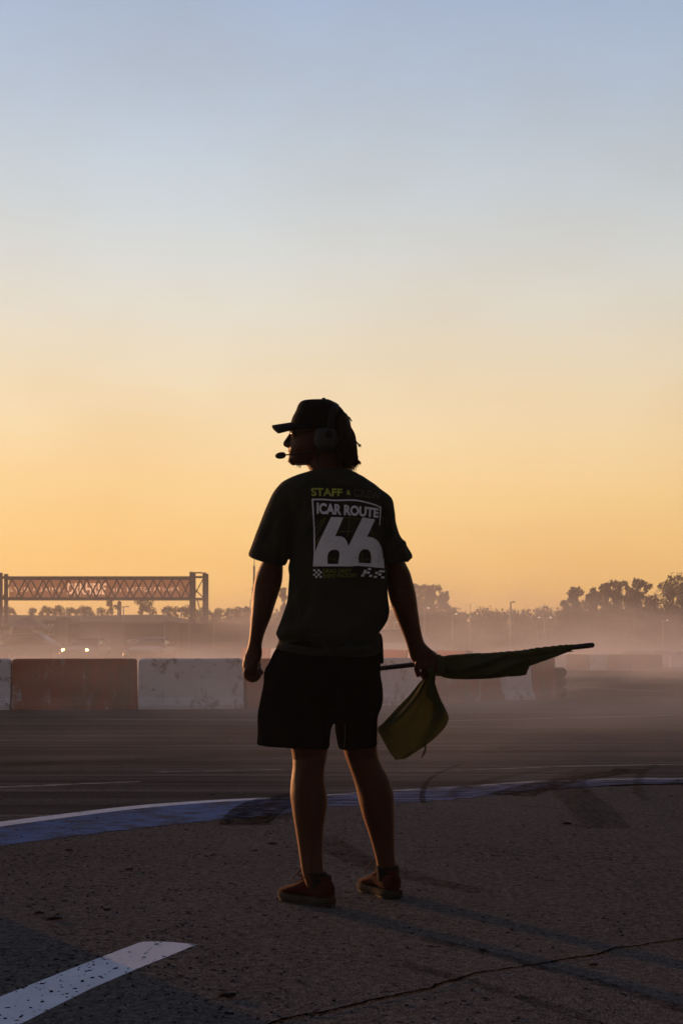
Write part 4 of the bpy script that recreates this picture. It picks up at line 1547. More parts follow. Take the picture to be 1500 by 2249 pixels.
crease(person, [
    (692, 1692, 700, 1800, 13, .0030), (662, 1690, 664, 1790, 11, .0026), (678, 1690, 679, 1805, 5, -.0022), (645, 1664, 716, 1662, 4, -.0020), (674, 1850, 690, 1918, 5, .0018), (664, 1640, 662, 1672, 4, .0018),
    (702, 1640, 704, 1672, 4, .0018), (848, 1700, 852, 1800, 12, .0030), (800, 1705, 820, 1795, 11, .0026), (822, 1700, 837, 1805, 5, -.0022), (763, 1668, 832, 1662, 4, -.0020), (845, 1840, 850, 1900, 5, .0018),
    (570, 1275, 610, 1290, 5, -.0018), (575, 1310, 568, 1400, 8, .0016), (600, 1300, 590, 1380, 7, .0014), (862, 1300, 910, 1290, 5, -.0018), (885, 1320, 905, 1405, 8, .0016), (545, 1440, 540, 1478, 3, .0012),
    (553, 1440, 550, 1478, 3, .0012), (918, 1425, 935, 1462, 3, .0012), (928, 1424, 948, 1460, 3, .0012)], .0005, 14)

# ---- print on the back
dg = bpy.context.evaluated_depsgraph_get()
tv = [v.co + PB_ for v in shirt.data.vertices]
bvh = BVHTree.FromPolygons(tv, [tuple(p.vertices) for p in shirt.data.polygons])


def zp(x, y):
    return 590 + x / 5.357, 1030 + y / 5.357


def on_shirt(v2, faces, name, mat, lift=.0016, cut=4.0, thick=True):
    """drawn shapes (photo rows and columns) laid on the curved back as a thin skin of print"""
    bm = bmesh.new()
    vs = [bm.verts.new((p[0], p[1], 0)) for p in v2]
    for f in faces:
        try:
            bm.faces.new([vs[i] for i in f])
        except ValueError:
            pass
    xs = [p[0] for p in v2]
    ys = [p[1] for p in v2]
    for ax, lo, hi in ((0, min(xs), max(xs)), (1, min(ys), max(ys))):
        c = math.floor(lo / cut) * cut
        while c < hi:
            no = (1, 0, 0) if ax == 0 else (0, 1, 0)
            bmesh.ops.bisect_plane(bm, geom=bm.verts[:] + bm.edges[:] + bm.faces[:], plane_co=(c, c, 0), plane_no=no)
            c += cut
    bmesh.ops.triangulate(bm, faces=bm.faces)
    bm.verts.index_update()
    out = []
    for v in bm.verts:
        p = W(v.co.x, v.co.y, D0 - .12)
        hit = bvh.ray_cast(Vector((p.x, p.y - 1.0, p.z)), Vector((0, 1, 0)))
        q = hit[0] if hit[0] is not None else p
        out.append((q.x, q.y - lift, q.z))
    mb = MB().add(out, [tuple(w.index for w in f.verts) for f in bm.faces])
    bm.free()
    return link(name, mb, mat, shirt, base=PB_, fix=False)


M['print_white'] = simple('white_screen_print', (.72, .70, .74), .75, .08, 30, .3, 300, spec=.2)
M['print_lime'] = simple('lime_screen_print', (.38, .42, .08), .75, .1, 30, .3, 300, spec=.2)
M['print_olive'] = simple('olive_screen_print', (.15, .155, .03), .75, .1, 30, spec=.2)
M['print_dark'] = simple('dark_screen_print', (.13, .135, .10), .75, .1, 30, spec=.2)


def stext(s, quad, mat, bold=0.0, name='print_lettering', **kw):
    """quad: top-left, top-right, bottom-right, bottom-left in enlarged-crop coordinates"""
    v, f = text_poly(s, bold, **kw)
    tl, tr_, br, bl_ = [Vector((*zp(*p), 0)) for p in quad]
    pts = []
    for a, b_ in v:
        top, bot = tl.lerp(tr_, a), bl_.lerp(br, a)
        q = bot.lerp(top, b_)
        pts.append((q.x, q.y))
    return on_shirt(pts, f, name, M[mat])


stext('STAFF', [(497, 218), (868, 232), (866, 322), (505, 318)], 'print_lime', .028)
stext('&', [(916, 247), (966, 249), (966, 306), (916, 304)], 'print_lime', .02)
stext('CREW', [(1000, 226), (1325, 262), (1322, 345), (1000, 322)], 'print_dark', .0, outline=.022)
stext('ICAR ROUTE', [(566, 396), (1300, 452), (1293, 568), (566, 530)], 'print_white', .045)
stext('DRAG DRIFT', [(640, 1176), (975, 1178), (972, 1222), (640, 1226)], 'print_olive', .028)
stext('EVENT FACTORY', [(640, 1236), (1045, 1228), (1040, 1272), (640, 1284)], 'print_olive', .028)


def polys(plist, name, mat, holes=()):
    pts, fs = [], []
    for p in plist:
        loops = [[Vector((*zp(*q), 0)) for q in p]]
        if p is plist[0]:
            loops += [[Vector((*zp(*q), 0)) for q in h] for h in holes]
        flat = [v for lp in loops for v in lp]
        o = len(pts)
        for tr_ in geometry.tessellate_polygon(loops):
            fs.append(tuple(i + o for i in tr_))
        pts += [(v.x, v.y) for v in flat]
    return on_shirt(pts, fs, name, M[mat])


def smooth2(pts, k=4):
    return [tuple(a) for a in catmull(np.array(pts, float), k)]


six = [(735, 568), (880, 572), (782, 797)] + smooth2([(782, 797), (830, 795), (870, 803), (900, 825), (922, 862), (938, 912)], 3)[1:] + [(1105, 570), (1255, 588), (1157, 797)] + \
    smooth2([(1157, 797), (1215, 803), (1265, 825), (1305, 865), (1332, 920), (1346, 990), (1352, 1080), (1353, 1146)], 3)[1:] + [(1200, 1138), (1050, 1128), (960, 1140), (526, 1140)] + \
    smooth2([(526, 1140), (532, 1060), (552, 970), (580, 890), (622, 800), (735, 568)], 3)[1:-1]
h1 = smooth2([(696, 1120), (692, 1060), (698, 1010), (715, 975), (745, 957), (780, 952), (812, 960), (832, 985), (832, 1030), (818, 1120)], 2)
h2 = smooth2([(1060, 1106), (1056, 1050), (1066, 1000), (1090, 960), (1125, 944), (1160, 946), (1188, 965), (1202, 1000), (1207, 1050), (1200, 1108)], 2)
polys([six], 'print_numerals', 'print_white', (h1, h2))
# frame
top = smooth2([(508, 350), (650, 352), (800, 362), (1000, 358), (1120, 375), (1240, 402), (1330, 430)], 3)
polys([top + [(x - (8 if i == 0 else 0), y + 17) for i, (x, y) in enumerate(reversed(top))]], 'print_frame', 'print_white')
polys([[(508, 362), (524, 365), (545, 700), (548, 1000), (536, 1140), (522, 1140), (531, 1000), (529, 700)]], 'print_frame', 'print_white')
polys([[(1313, 440), (1329, 434), (1322, 560), (1314, 655), (1303, 655), (1308, 560)]], 'print_frame', 'print_white')
polys([[(1352, 1040), (1361, 1040), (1366, 1158), (1352, 1152)]], 'print_frame', 'print_white')
polys([[(522, 1128), (960, 1130), (1050, 1120), (1366, 1142), (1366, 1160), (1050, 1140), (960, 1148), (522, 1146)]], 'print_frame', 'print_white')
# checks
ch = []
for r in range(4):
    for c in range(4):
        if (r + c) % 2 == 0:
            x, y = 525 + c * 25.5, 1179 + r * 26
            ch.append([(x, y), (x + 24.5, y), (x + 24.5, y + 25), (x, y + 25)])
polys(ch, 'print_checks', 'print_white')
ch = []
for x, y in ((1165, 1162), (1115, 1185), (1150, 1205), (1085, 1240), (1180, 1242), (1105, 1210), (1295, 1183), (1250, 1205), (1290, 1222), (1330, 1183), (1236, 1252), (1325, 1255)):
    ch.append([(x + 8, y), (x + 44, y + 2), (x + 36, y + 26), (x, y + 24)])
polys(ch, 'print_checks', 'print_white')
# thin web lines between the numerals
wl = []
for pts in ([(880, 580), (960, 575), (1040, 585), (1105, 590)], [(800, 750), (880, 738), (960, 740), (1010, 760)], [(950, 575), (945, 660), (935, 740), (925, 800)], [(555, 800), (600, 700), (680, 570)],
            [(560, 700), (610, 630), (660, 575)], [(555, 880), (600, 810), (640, 770)], [(1195, 740), (1260, 760), (1310, 790)], [(1240, 660), (1280, 700), (1310, 745)], [(1170, 790), (1250, 810), (1320, 850)],
            [(1215, 700), (1230, 800)], [(695, 1050), (760, 1065), (830, 1080)], [(1060, 1075), (1130, 1068), (1200, 1062)], [(1100, 960), (1105, 1105)]):
    p = smooth2(pts, 4)
    wl.append([(x - 2, y - 2) for x, y in p] + [(x + 2, y + 2) for x, y in reversed(p)])
polys(wl, 'print_lines', 'print_olive')

# ---- shorts
so_ = MB()
so_.loft(lr([H(1408, 622, 820, 0, .118), H(1418, 611, 829, 0, .124), H(1428, 603.5, 833.5, 0, .127), H(1441, 597, 835, 0, .13), H(1457, 590, 836, 0, .134), H(1470, 583, 836, 0, .136), H(1484, 580, 836, 0, .136),
             H(1503, 579, 840, 0, .134), H(1530, 573, 842, 0, .13), H(1550, 569, 839, 0, .126), H(1568, 568, 832, 0, .12), H(1578, 572, 828, 0, .11)], 3, 56, 2.3))
so_.loft(lr([(576, 1522, 738, 1530, -.015, .105), (568, 1552, 741.5, 1560, -.02, .112), (566, 1580, 735.5, 1584, -.025, .112), (565.6, 1606, 727.5, 1602, -.03, .110), (565, 1622, 724.5, 1626, -.033, .108, 1),
             (564.5, 1633, 722.5, 1642, -.035, .107, 2), (573.5, 1633, 713.5, 1640.5, -.035, .097, 2), (577, 1616, 714, 1624, -.033, .094), (590, 1590, 714, 1596, -.03, .088)], 3, 44, 2.3))
so_.loft(lr([(744, 1522, 841, 1530, .02, .105), (742, 1556, 838, 1550, .025, .110), (736, 1584, 830, 1575, .03, .108), (736.5, 1604, 828.5, 1600, .035, .106), (740, 1622, 827.5, 1620, .038, .104, 1),
             (745, 1644, 827, 1637, .04, .102, 0), (754, 1642.5, 818, 1636.5, .04, .091, 0), (752, 1622, 818, 1618, .036, .089), (750, 1595, 818, 1590, .03, .086)], 3, 44, 2.3))
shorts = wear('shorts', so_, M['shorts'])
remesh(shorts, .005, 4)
crease(shorts, [(600, 1470, 640, 1620, 14, .006), (640, 1480, 690, 1630, 14, -.006), (700, 1560, 715, 1640, 9, .006), (735, 1480, 742, 1566, 8, -.008), (745, 1570, 700, 1520, 10, .005), (780, 1500, 790, 1630, 12, .005),
                (812, 1500, 806, 1630, 9, -.005), (740, 1500, 660, 1530, 12, .004), (585, 1500, 572, 1620, 7, -.005), (770, 1590, 758, 1640, 5, -.005)], .002, 8)
# paler tube put in for the lit seam edge beside the leg gap
wear('lit_seam_edge', MB().tube([Q(757, 1592, -.068), Q(757.5, 1615, -.068), Q(755.5, 1642, -.063)], .0016, 6, 3), simple('lit_edge_grey', (.07, .06, .05), .7, .1), shorts)

# ---- cap
M['cap'] = cloth_mat('black_cap_cloth', (.005, .005, .005), 900, sheen=.0)
M['hair'] = simple('brown_hair', (.014, .007, .0045), .75, .35, 60, .5, 160, spec=.12)
cp = MB()
cp.loft(lr([(696, 879.3, 722, 877.3, 0, .015), (672, 881, 732, 882.5, 0, .050), (661, 883, 739, 888, 0, .066), (654.5, 891, 749, 896, 0, .079), (649.5, 904, 757.5, 907, 0, .087), (642.5, 917, 765, 918.5, 0, .0915),
            (639, 928, 768, 930, 0, .093), (637.5, 938, 769, 939, 0, .093), (636.5, 947, 769.5, 946, 0, .092), (638.5, 947, 768, 946, 0, .089), (643, 938, 764, 939, 0, .085), (648, 925, 760, 927, 0, .08)], 3, 40, 2.15))
cap = wear('cap', cp, M['cap'])
wear('button', MB().ball(Q(711, 876.5), (.0075, .0075, .0052)), M['cap'], cap)
bs = []
for k, s in enumerate(np.linspace(0, 1, 9)):
    row = []
    for v in np.linspace(-1, 1, 17):
        tipx = 597.5 + 14 * abs(v) ** 3
        x = 643 + (tipx - 643) * s + 6 * (1 - s) * v * v
        y = 929.5 + 7.0 * s + (12 + 2.5 * s) * v * v
        row.append(Q(x, y, v * (.081 - .012 * s * s)))
    bs.append(row)
tb2 = MB()
up_ = [[p + Vector((0, 0, .0045)) for p in r] for r in bs]
dn_ = [[p - Vector((0, 0, .0025)) for p in r] for r in bs]
rings = [u_ + list(reversed(d_)) for u_, d_ in zip(up_, dn_)]
tb2.loft(rings)
wear('brim', tb2, M['cap'], cap)
seams = MB()
for v0 in (-.055, .055):
    seams.tube([Q(711, 879, 0), Q(690, 885, v0 * .9), Q(668, 905, v0 * 1.35), Q(656, 930, v0 * 1.55)], .0013, 5, 3)
seams.tube([Q(711, 879, -.005), Q(716, 892, -.078), Q(720, 920, -.0935), Q(721, 944, -.0945)], .0013, 5, 3)
wear('seam', seams, M['cap'], cap)

# ---- hair below the cap
hr = MB()
hr.loft(lr([H(913, 738, 763, 0, .078), H(926, 730, 769, 0, .084), H(942, 727, 771.5, 0, .087), H(955, 728, 773, 0, .087), H(970, 731, 773, 0, .080), H(985, 733, 775, 0, .077), H(1000, 737, 776, 0, .072), H(1014, 742, 774, 0, .062),
            H(1024, 748, 768, 0, .05), H(1029, 752, 762, 0, .03)], 3, 30, 2.2))
rg = random.Random(9)
for i in range(300):
    v = rg.uniform(-1, 1)
    d0 = v * .078
    x0 = rg.uniform(742, 770) if abs(v) < .7 else rg.uniform(716, 764)
    ye = rg.uniform(1008, 1039)
    xe = rg.uniform(750, 782) if abs(v) < .75 else rg.uniform(738, 776)
    bow = rg.uniform(0, 5)
    r0 = rg.uniform(.0018, .0042)
    hr.tube([Q(x0, 938 + rg.uniform(-4, 6), d0 * .95), Q(x0 * .5 + xe * .5 + bow, 965 + rg.uniform(-6, 6), d0 * 1.05), Q(xe + bow * .6, 1000 + rg.uniform(-8, 8), d0 * 1.02), Q(xe + rg.uniform(-5, 6), ye, d0 * .8)],
            [r0, r0 * 1.1, r0 * .9, .0003], 5, 3)
for i in range(34):
    a = rg.uniform(-2.5, 2.5)
    hr.tube([Q(769, 948 + i * .5, rg.uniform(-.03, .03)), Q(777 + a * .3, 966 + a, rg.uniform(-.03, .03)), Q(786 + a, 973.5 + a, rg.uniform(-.03, .03)), Q(rg.uniform(787, 796), rg.uniform(976, 983), rg.uniform(-.03, .03))],
            [.002, .0026, .0016, .0002], 5, 3)
    hr.tube([Q(776, 990, rg.uniform(-.04, .04)), Q(783, 1003 + a, rg.uniform(-.04, .04)), Q(787 + a * .5, 1012 + a, rg.uniform(-.04, .04)), Q(rg.uniform(787, 795), rg.uniform(1012, 1024), rg.uniform(-.04, .04))],
            [.002, .0026, .0016, .0002], 5, 3)
    if i < 8:
        hr.tube([Q(764, 914 + i, rg.uniform(-.02, .02)), Q(768.5, 919 + a, 0), Q(rg.uniform(770, 775), rg.uniform(921, 929), rg.uniform(-.01, .01))], [.0018, .0014, .0002], 5, 3)
wear('hair', hr, M['hair'])
bd = MB()
for i in range(260):
    x = rg.uniform(634, 662)
    dd = rg.uniform(-.03, .03)
    y = 1012 + (x - 634) * .36 + rg.uniform(-8, 3) - abs(dd) * 200 + 2
    p = Q(x, y, dd * .8)
    q = p + Vector((rg.uniform(-.004, .001), rg.uniform(-.002, .002), rg.uniform(-.0075, -.002)))
    bd.tube([p, q], [.0009, .0002], 4)
wear('beard', bd, M['hair'])

# ---- headset
M['plastic'] = simple('dark_green_plastic', (.007, .008, .007), .7, .1, 20)
M['foam'] = simple('black_foam', (.008, .008, .008), .95, .2, 90, .6, 300)
M['black'] = simple('black_plastic', (.005, .005, .005), .75, .1, 20, spec=.2)


def cup(s):
    mb_ = MB()
    rings = []
    for y, k in ((.070, 1.02), (.080, 1.05), (.088, 1.0), (.094, .98), (.104, .93), (.110, .80), (.113, .55), (.1135, .2)):
        rings.append([Q(716 + 25.5 * k * math.copysign(abs(math.cos(a)) ** .8, math.cos(a)), 964 + 26.5 * k * math.copysign(abs(math.sin(a)) ** .8, math.sin(a)), s * y)
                      for a in np.linspace(0, 2 * math.pi, 33)[:-1]])
    return mb_.loft(rings)


hs0 = wear('headset', cup(-1), M['plastic'])
wear('ear_cup', cup(1), M['plastic'], hs0)
kn = MB()
kn.loft([[Q(722.5 + r_ * math.cos(a), 953.5 + r_ * math.sin(a), -y) for a in np.linspace(0, 2 * math.pi, 21)[:-1]] for r_, y in ((7.5, .108), (7.5, .119), (6.2, .120), (5.6, .117), (3.0, .117), (2.6, .122), (.8, .1225))])
wear('volume_knob', kn, M['black'], hs0)
wear('cup_vent', MB().tube([Q(692, 968, -.09), Q(691.5, 976, -.092), Q(694, 984, -.09)], .004, 8, 3), M['pale_metal'] if False else M['plastic'], hs0)
band = []
for a in np.linspace(-90, 90, 31):
    q = R(a)
    px = 724 + 13 * max(0, math.cos(q)) ** .9
    py = 950 - 64.0 * max(0, math.cos(q)) ** .62
    dc = math.copysign(.1035 * abs(math.sin(q)) ** .75, a)
    c = Q(px, py, dc)
    c0 = Q(718, 945, 0)
    out = (c - c0).normalized()
    tx_ = Vector((1, 0, .20 - .75 * max(0, math.cos(q)) ** 3)).normalized()
    wd_ = .0155 - .004 * abs(math.sin(q)) ** 8
    band.append([c + tx_ * wd_ * i + out * .0035 * j for i, j in ((-1, -.5), (-.85, .6), (0, 1), (.85, .6), (1, -.5), (0, -1))])
wear('headband', MB().loft(band), M['black'], hs0)
wear('boom', MB().tube([Q(716, 988.5, -.108), Q(700, 990.5, -.106), Q(676, 994, -.09), Q(652, 997, -.062), Q(634, 998.5, -.042), Q(624, 999.5, -.034)], [.0034, .0028, .0024, .0022, .0024, .0026], 8, 4), M['black'], hs0)
wear('microphone', MB().tube([Q(607.5, 1002.5, -.02), Q(608.5, 1002, -.022), Q(612, 1001.2, -.024), Q(617, 1000.4, -.028), Q(622, 999.6, -.032), Q(625.5, 999, -.034), Q(626.5, 998.8, -.035)],
                             [.0052, .0085, .0112, .0120, .0112, .0085, .004], 14, 2), M['foam'], hs0)
wear('cable', MB().tube([Q(704, 989, -.10), Q(700, 1006, -.088), Q(693, 1022, -.075), Q(688, 1032, -.072), Q(686, 1040, -.075)], .0022, 8, 4), M['black'], hs0)

# ---- sunglasses
M['lens'] = simple('amber_lens', (.30, .10, .04), .1, .1, 20, spec=.6)
gl = wear('sunglasses', MB().tube([Q(646, 948.5, -.068), Q(638.5, 948, -.040), Q(637, 948, 0), Q(638.5, 948, .040), Q(646, 948.5, .068)], .0028, 8, 4), M['black'])
for s in (-1, 1):
    ls = MB()
    rr = []
    for k, (a_, b_) in enumerate(((.010, 0), (.036, 0), (.062, 0))):
        xx = 636.8 + (1.3, 1.5, 6)[k]
        rr.append([Q(xx + .8, 947.5, s * a_), Q(xx + .3, 952, s * a_), Q(xx + 2.2, 958 - (1, 0, 3)[k], s * a_), Q(xx + 3.2, 958 - (1, 0, 3)[k], s * a_), Q(xx + 1.6, 952, s * a_), Q(xx + 2.0, 947.5, s * a_)])
    wear('lens', ls.loft(rr), M['lens'], gl)
    wear('temple', MB().tube([Q(646, 948.5, s * .068), Q(668, 947.5, s * .079), Q(700, 948, s * .082)], .0022, 6, 3), M['black'], gl)

# ---- shoes
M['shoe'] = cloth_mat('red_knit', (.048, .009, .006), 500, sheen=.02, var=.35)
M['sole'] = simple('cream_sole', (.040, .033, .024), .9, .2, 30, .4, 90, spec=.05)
M['sole_dark'] = simple('dark_outsole', (.02, .018, .016), .85, .2, 30)
M['sock'] = cloth_mat('black_sock', (.012, .010, .010), 700)
M['lace'] = simple('dark_lace', (.05, .010, .008), .8, .2)


def make_shoe(heel, toe, ankle):
    heel, toe = Vector(heel), Vector(toe)
    ax = (toe - heel)
    Ls = ax.length
    ax.normalize()
    sd_ = Vector((ax.y, -ax.x, 0))

    def P(u, v, w):
        return heel + ax * (u * Ls) + sd_ * v + Vector((0, 0, w))
    hwid = [(0, .020), (.05, .032), (.15, .037), (.3, .036), (.45, .038), (.6, .045), (.72, .050), (.84, .046), (.93, .034), (.985, .017), (1.0, .006)]
    htop = [(0, .072), (.04, .096), (.12, .106), (.22, .101), (.3, .098), (.38, .105), (.45, .101), (.55, .083), (.68, .066), (.8, .057), (.9, .050), (.97, .041), (1.0, .032)]
    hw_ = lambda u: float(np.interp(u, *zip(*hwid)))
    ht_ = lambda u: float(np.interp(u, *zip(*htop)))
    zs = lambda u: .012 * max(0, (u - .78) / .22) ** 1.6 + .004 * max(0, (.1 - u) / .1)       # toe spring
    us = list(np.linspace(0, 1, 29))
    up = MB()
    rings = []
    for u in us:
        w_, t_ = hw_(u), ht_(u)
        b_ = .026 + zs(u)
        ring = []
        for k in range(20):
            a = 2 * math.pi * k / 20
            c, s = math.cos(a), math.sin(a)
            nar = 1 - .42 * max(0, s) ** 1.3
            ring.append(P(u, w_ * nar * math.copysign(abs(c) ** .8, c), b_ + (t_ - b_) * (.5 + .5 * math.copysign(abs(s) ** .8, s))))
        rings.append(ring)
    up.loft(rings)
    shoe = wear('shoe', up, M['shoe'])
    remesh(shoe, .0035, 5)
    for nm, z0, z1, grow, mt in (('outsole', 0.0, .008, .95, 'sole_dark'), ('sole', .0082, .029, 1.03, 'sole')):
        rg_ = []
        ou = [P(u, hw_(u) * grow + .003, 0) for u in us] + [P(u, -hw_(u) * grow - .003, 0) for u in reversed(us)]
        cen = P(.5, 0, 0)
        def lvl(z, k):
            o_ = []
            for i, p in enumerate(ou):
                u = us[i] if i < len(us) else us[2 * len(us) - 1 - i]
                q = cen + (p - cen) * k
                o_.append(Vector((q.x, q.y, z + zs(u))))
            return o_
        mbx = MB().loft([lvl(z0, .985), lvl(z0 + .003, 1.0 + (.012 if nm == 'sole' else 0)), lvl((z0 + z1) / 2, 1.0 + (.022 if nm == 'sole' else 0)), lvl(z1 - .003, 1.004), lvl(z1, .985)])
        wear(nm, mbx, M[mt], shoe)
    # collar, tongue, laces
    col_ = MB()
    pts = []
    for a in np.linspace(0, 2 * math.pi, 25):
        u = .215 + .155 * math.cos(a)
        pts.append(P(u, .031 * math.sin(a), ht_(u) - .004 + .008 * max(0, math.cos(a))))
    col_.tube(pts, .006, 8)
    wear('collar', col_, M['shoe'], shoe)
    tg = MB().tube([P(.58, 0, .078), P(.46, 0, .100), P(.385, 0, .122), P(.345, 0, .140)], [.016, .017, .017, .012], 10, 3, flat=(.35, 1))
    wear('tongue', tg, M['shoe'], shoe)
    lc = MB()
    for k, u in enumerate(np.linspace(.42, .64, 6)):
        z = ht_(u)
        lc.tube([P(u, .024, z - .012), P(u - .012, 0, z + .006), P(u, -.024, z - .012)], .0028, 6, 3)
        lc.tube([P(u, .024, z - .012), P(u + .02, 0, z + .003), P(u + .04, -.024, ht_(u + .04) - .011)], .0024, 6, 3)
    for s in (-1, 1):
        lc.tube([P(.40, 0, .115), P(.45, .018 * s, .132), P(.53, .030 * s, .118), P(.49, .034 * s, .098), P(.41, .008 * s, .113)], .0022, 6, 4)
        lc.tube([P(.40, 0, .115), P(.47, .024 * s, .122), P(.58, .040 * s, .098), P(.63, .043 * s, .075)], .0022, 6, 4)
    wear('lace', lc, M['lace'], shoe)
    sk = MB()
    A_ = Vector(ankle)
    rr = []
    for z, r_, k in ((.060, .036, 0), (.085, .038, 0), (.100, .0385, .3), (.112, .0385, .6), (.118, .0375, .8)):
        c = P(.235, 0, 0).lerp(Vector((A_.x, A_.y, 0)), k)
        rr.append([Vector((c.x + r_ * math.cos(a) * 1.08, c.y + r_ * math.sin(a) * 1.12, z)) for a in np.linspace(0, 2 * math.pi, 25)[:-1]])
    sk.loft(rr)
    wear('sock', sk, M['sock'], shoe)
    return shoe


al = Q(687, 1930, -.058)
ar = Q(849, 1905, .098)
gh = G(731, 1993.5)
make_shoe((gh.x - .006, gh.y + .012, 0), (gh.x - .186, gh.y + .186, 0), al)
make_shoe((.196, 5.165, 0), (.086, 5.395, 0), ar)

# ---- pouch at the right hip
pc = MB()
pr = []
for y, k in ((-.022, .86), (-.017, 1.0), (.017, 1.0), (.022, .86)):
    pr.append([Q(833 + 8.5 * k * math.copysign(abs(math.cos(a)) ** .45, math.cos(a)) + (math.sin(a)) * 3.4, 1424 + 34 * k * math.copysign(abs(math.sin(a)) ** .45, math.sin(a)), .02 + y)
               for a in np.linspace(0, 2 * math.pi, 33)[:-1]])
pc.loft(pr)
pp_ = Q(833, 1424, .02)
tag(link('radio_pouch', pc, M['black'], base=pp_, smooth=True), 'dark radio pouch hanging at the right hip below the shirt hem', 'pouch')

# ------------------------------------------------------------------ the flag
M['pole'] = simple('dark_wood_pole', (.014, .010, .008), .6, .25, 25)
M['flag'] = cloth_mat('olive_flag_cloth', (.068, .070, .023), 420, trans=.12, var=.35, crumple=2.6)


def pole_pt(px, off=0.0):
    """axis of the flag pole: goes a little away from the camera towards the left"""
    t = (px - 935) / 370.0
    return px, 1456.8 - (px - 935) * .1092 + off, .086 - .10 * t


pA, pB = Q(*pole_pt(792)), Q(*pole_pt(1303))
fl = empty('flag', Q(*pole_pt(935)), 'furled olive green marshal flag on a dark pole held in the right hand', 'flag')
fB = Vector(fl.location)
dirp = (pB - pA).normalized()
link('pole', MB().tube([pA, pA.lerp(pB, .25), pA.lerp(pB, .5), pA.lerp(pB, .985), pB - dirp * .002, pB + dirp * .003], [.0090, .0090, .0092, .0096, .0085, .004], 14), M['pole'], fl, base=fB, smooth=True)
# cloth rolled along the pole
edge = [(960, 1440, 1481, .016), (966, 1440.5, 1485, .020), (974, 1441, 1488, .023), (986, 1439, 1490.5, .026), (1003, 1437, 1492, .028), (1030, 1435.5, 1492.5, .028), (1060, 1434.5, 1491, .027), (1090, 1433, 1489, .025),
        (1115, 1431.5, 1486.8, .024), (1135, 1429.5, 1485, .022), (1148, 1427.8, 1484, .021), (1155, 1426.8, 1482.6, .020), (1158, 1426.3, 1474, .019), (1163, 1425.3, 1463.5, .018), (1175, 1423.5, 1458.5, .017), (1190, 1421.5, 1452.5, .016),
        (1205, 1420, 1447.5, .0155), (1220, 1418, 1441.5, .015), (1235, 1417, 1435.5, .0145), (1248, 1416.2, 1430.5, .0135), (1257, 1415.8, 1426.5, .0115)]
E_ = np.array(edge, float)
xs_ = np.concatenate([np.linspace(960, 1148, 120), np.linspace(1149.5, 1166, 22), np.linspace(1168, 1257, 70)])
rings = []
nr = 56
for x in xs_:
    t_, b_, r_ = [np.interp(x, E_[:, 0], E_[:, k]) for k in (1, 2, 3)]
    dc = pole_pt(x)[2]
    ring = []
    for k in range(nr):
        a = 2 * math.pi * k / nr
        c, s = math.cos(a), math.sin(a)
        y = (t_ + b_) / 2 - (b_ - t_) / 2 * math.copysign(abs(c) ** .85, c)
        fold = 0
        # long diagonal folds
        for (x0, y0, x1, y1, w, am) in ((1010, 1486, 1125, 1440, 5, -.012), (985, 1478, 1100, 1446, 6, .008), (1060, 1488, 1150, 1448, 5, .010), (1085, 1488, 1165, 1455, 4, -.010), (975, 1450, 1040, 1445, 4, -.005),
                                      (1100, 1450, 1215, 1436, 3.5, -.008), (1130, 1470, 1235, 1432, 3.5, .007), (965, 1462, 1000, 1486, 4, -.008)):
            dx, dy = x1 - x0, y1 - y0
            ln = math.hypot(dx, dy)
            sl = ((x - x0) * dx + (y - y0) * dy) / ln
            q = (-(x - x0) * dy + (y - y0) * dx) / ln
            if -8 < sl < ln + 8:
                fold += 1.7 * am * math.exp(-(q / w) ** 2) * math.sin(math.pi * min(1, max(0, (sl + 8) / (ln + 16)))) ** .6
        wob = .0025 * noise.noise(Vector((x * .03, a * 1.5, 2))) + .0012 * noise.noise(Vector((x * .11, a * 3, 5)))
        # gathered turns round the pole towards the tip
        g_ = sstep(1075, 1110, x) * max(0, c) ** .5
        turn = (.0016 + .0014 * noise.noise(Vector((x * .02, 3, 0)))) * g_ * math.sin(x * .40 + a * 1.3 + 2.2 * noise.noise(Vector((x * .05, 0, 0))))
        p = Q(x + turn * 90, y, dc - s * -(r_) * -1 if False else dc + s * r_)
        out = Vector((0, s, c)).normalized()
        ring.append(p + out * (wob + turn) + Vector((0, -fold if s < .2 else fold, 0)) * (1 if abs(s) > .15 else .3))
    rings.append(ring)
roll = link('rolled_cloth', MB().loft(rings), M['flag'], fl, base=fB, smooth=True)
# knot loop by the hand
kb = MB()
kb.tube([Q(962, 1442, .066), Q(968, 1450, .052), Q(970, 1462, .050), Q(967, 1474, .056), Q(961, 1481, .070)], [.010, .014, .015, .013, .009], 12, 4)
kb.tube([Q(955, 1484, .050), Q(946, 1481, .045), Q(942, 1474, .044), Q(946, 1470, .046), Q(951, 1475, .048), Q(953, 1483, .050)], [.006, .008, .0075, .006, .007, .005], 10, 4)
link('knot', kb, M['flag'], fl, base=fB, smooth=True)
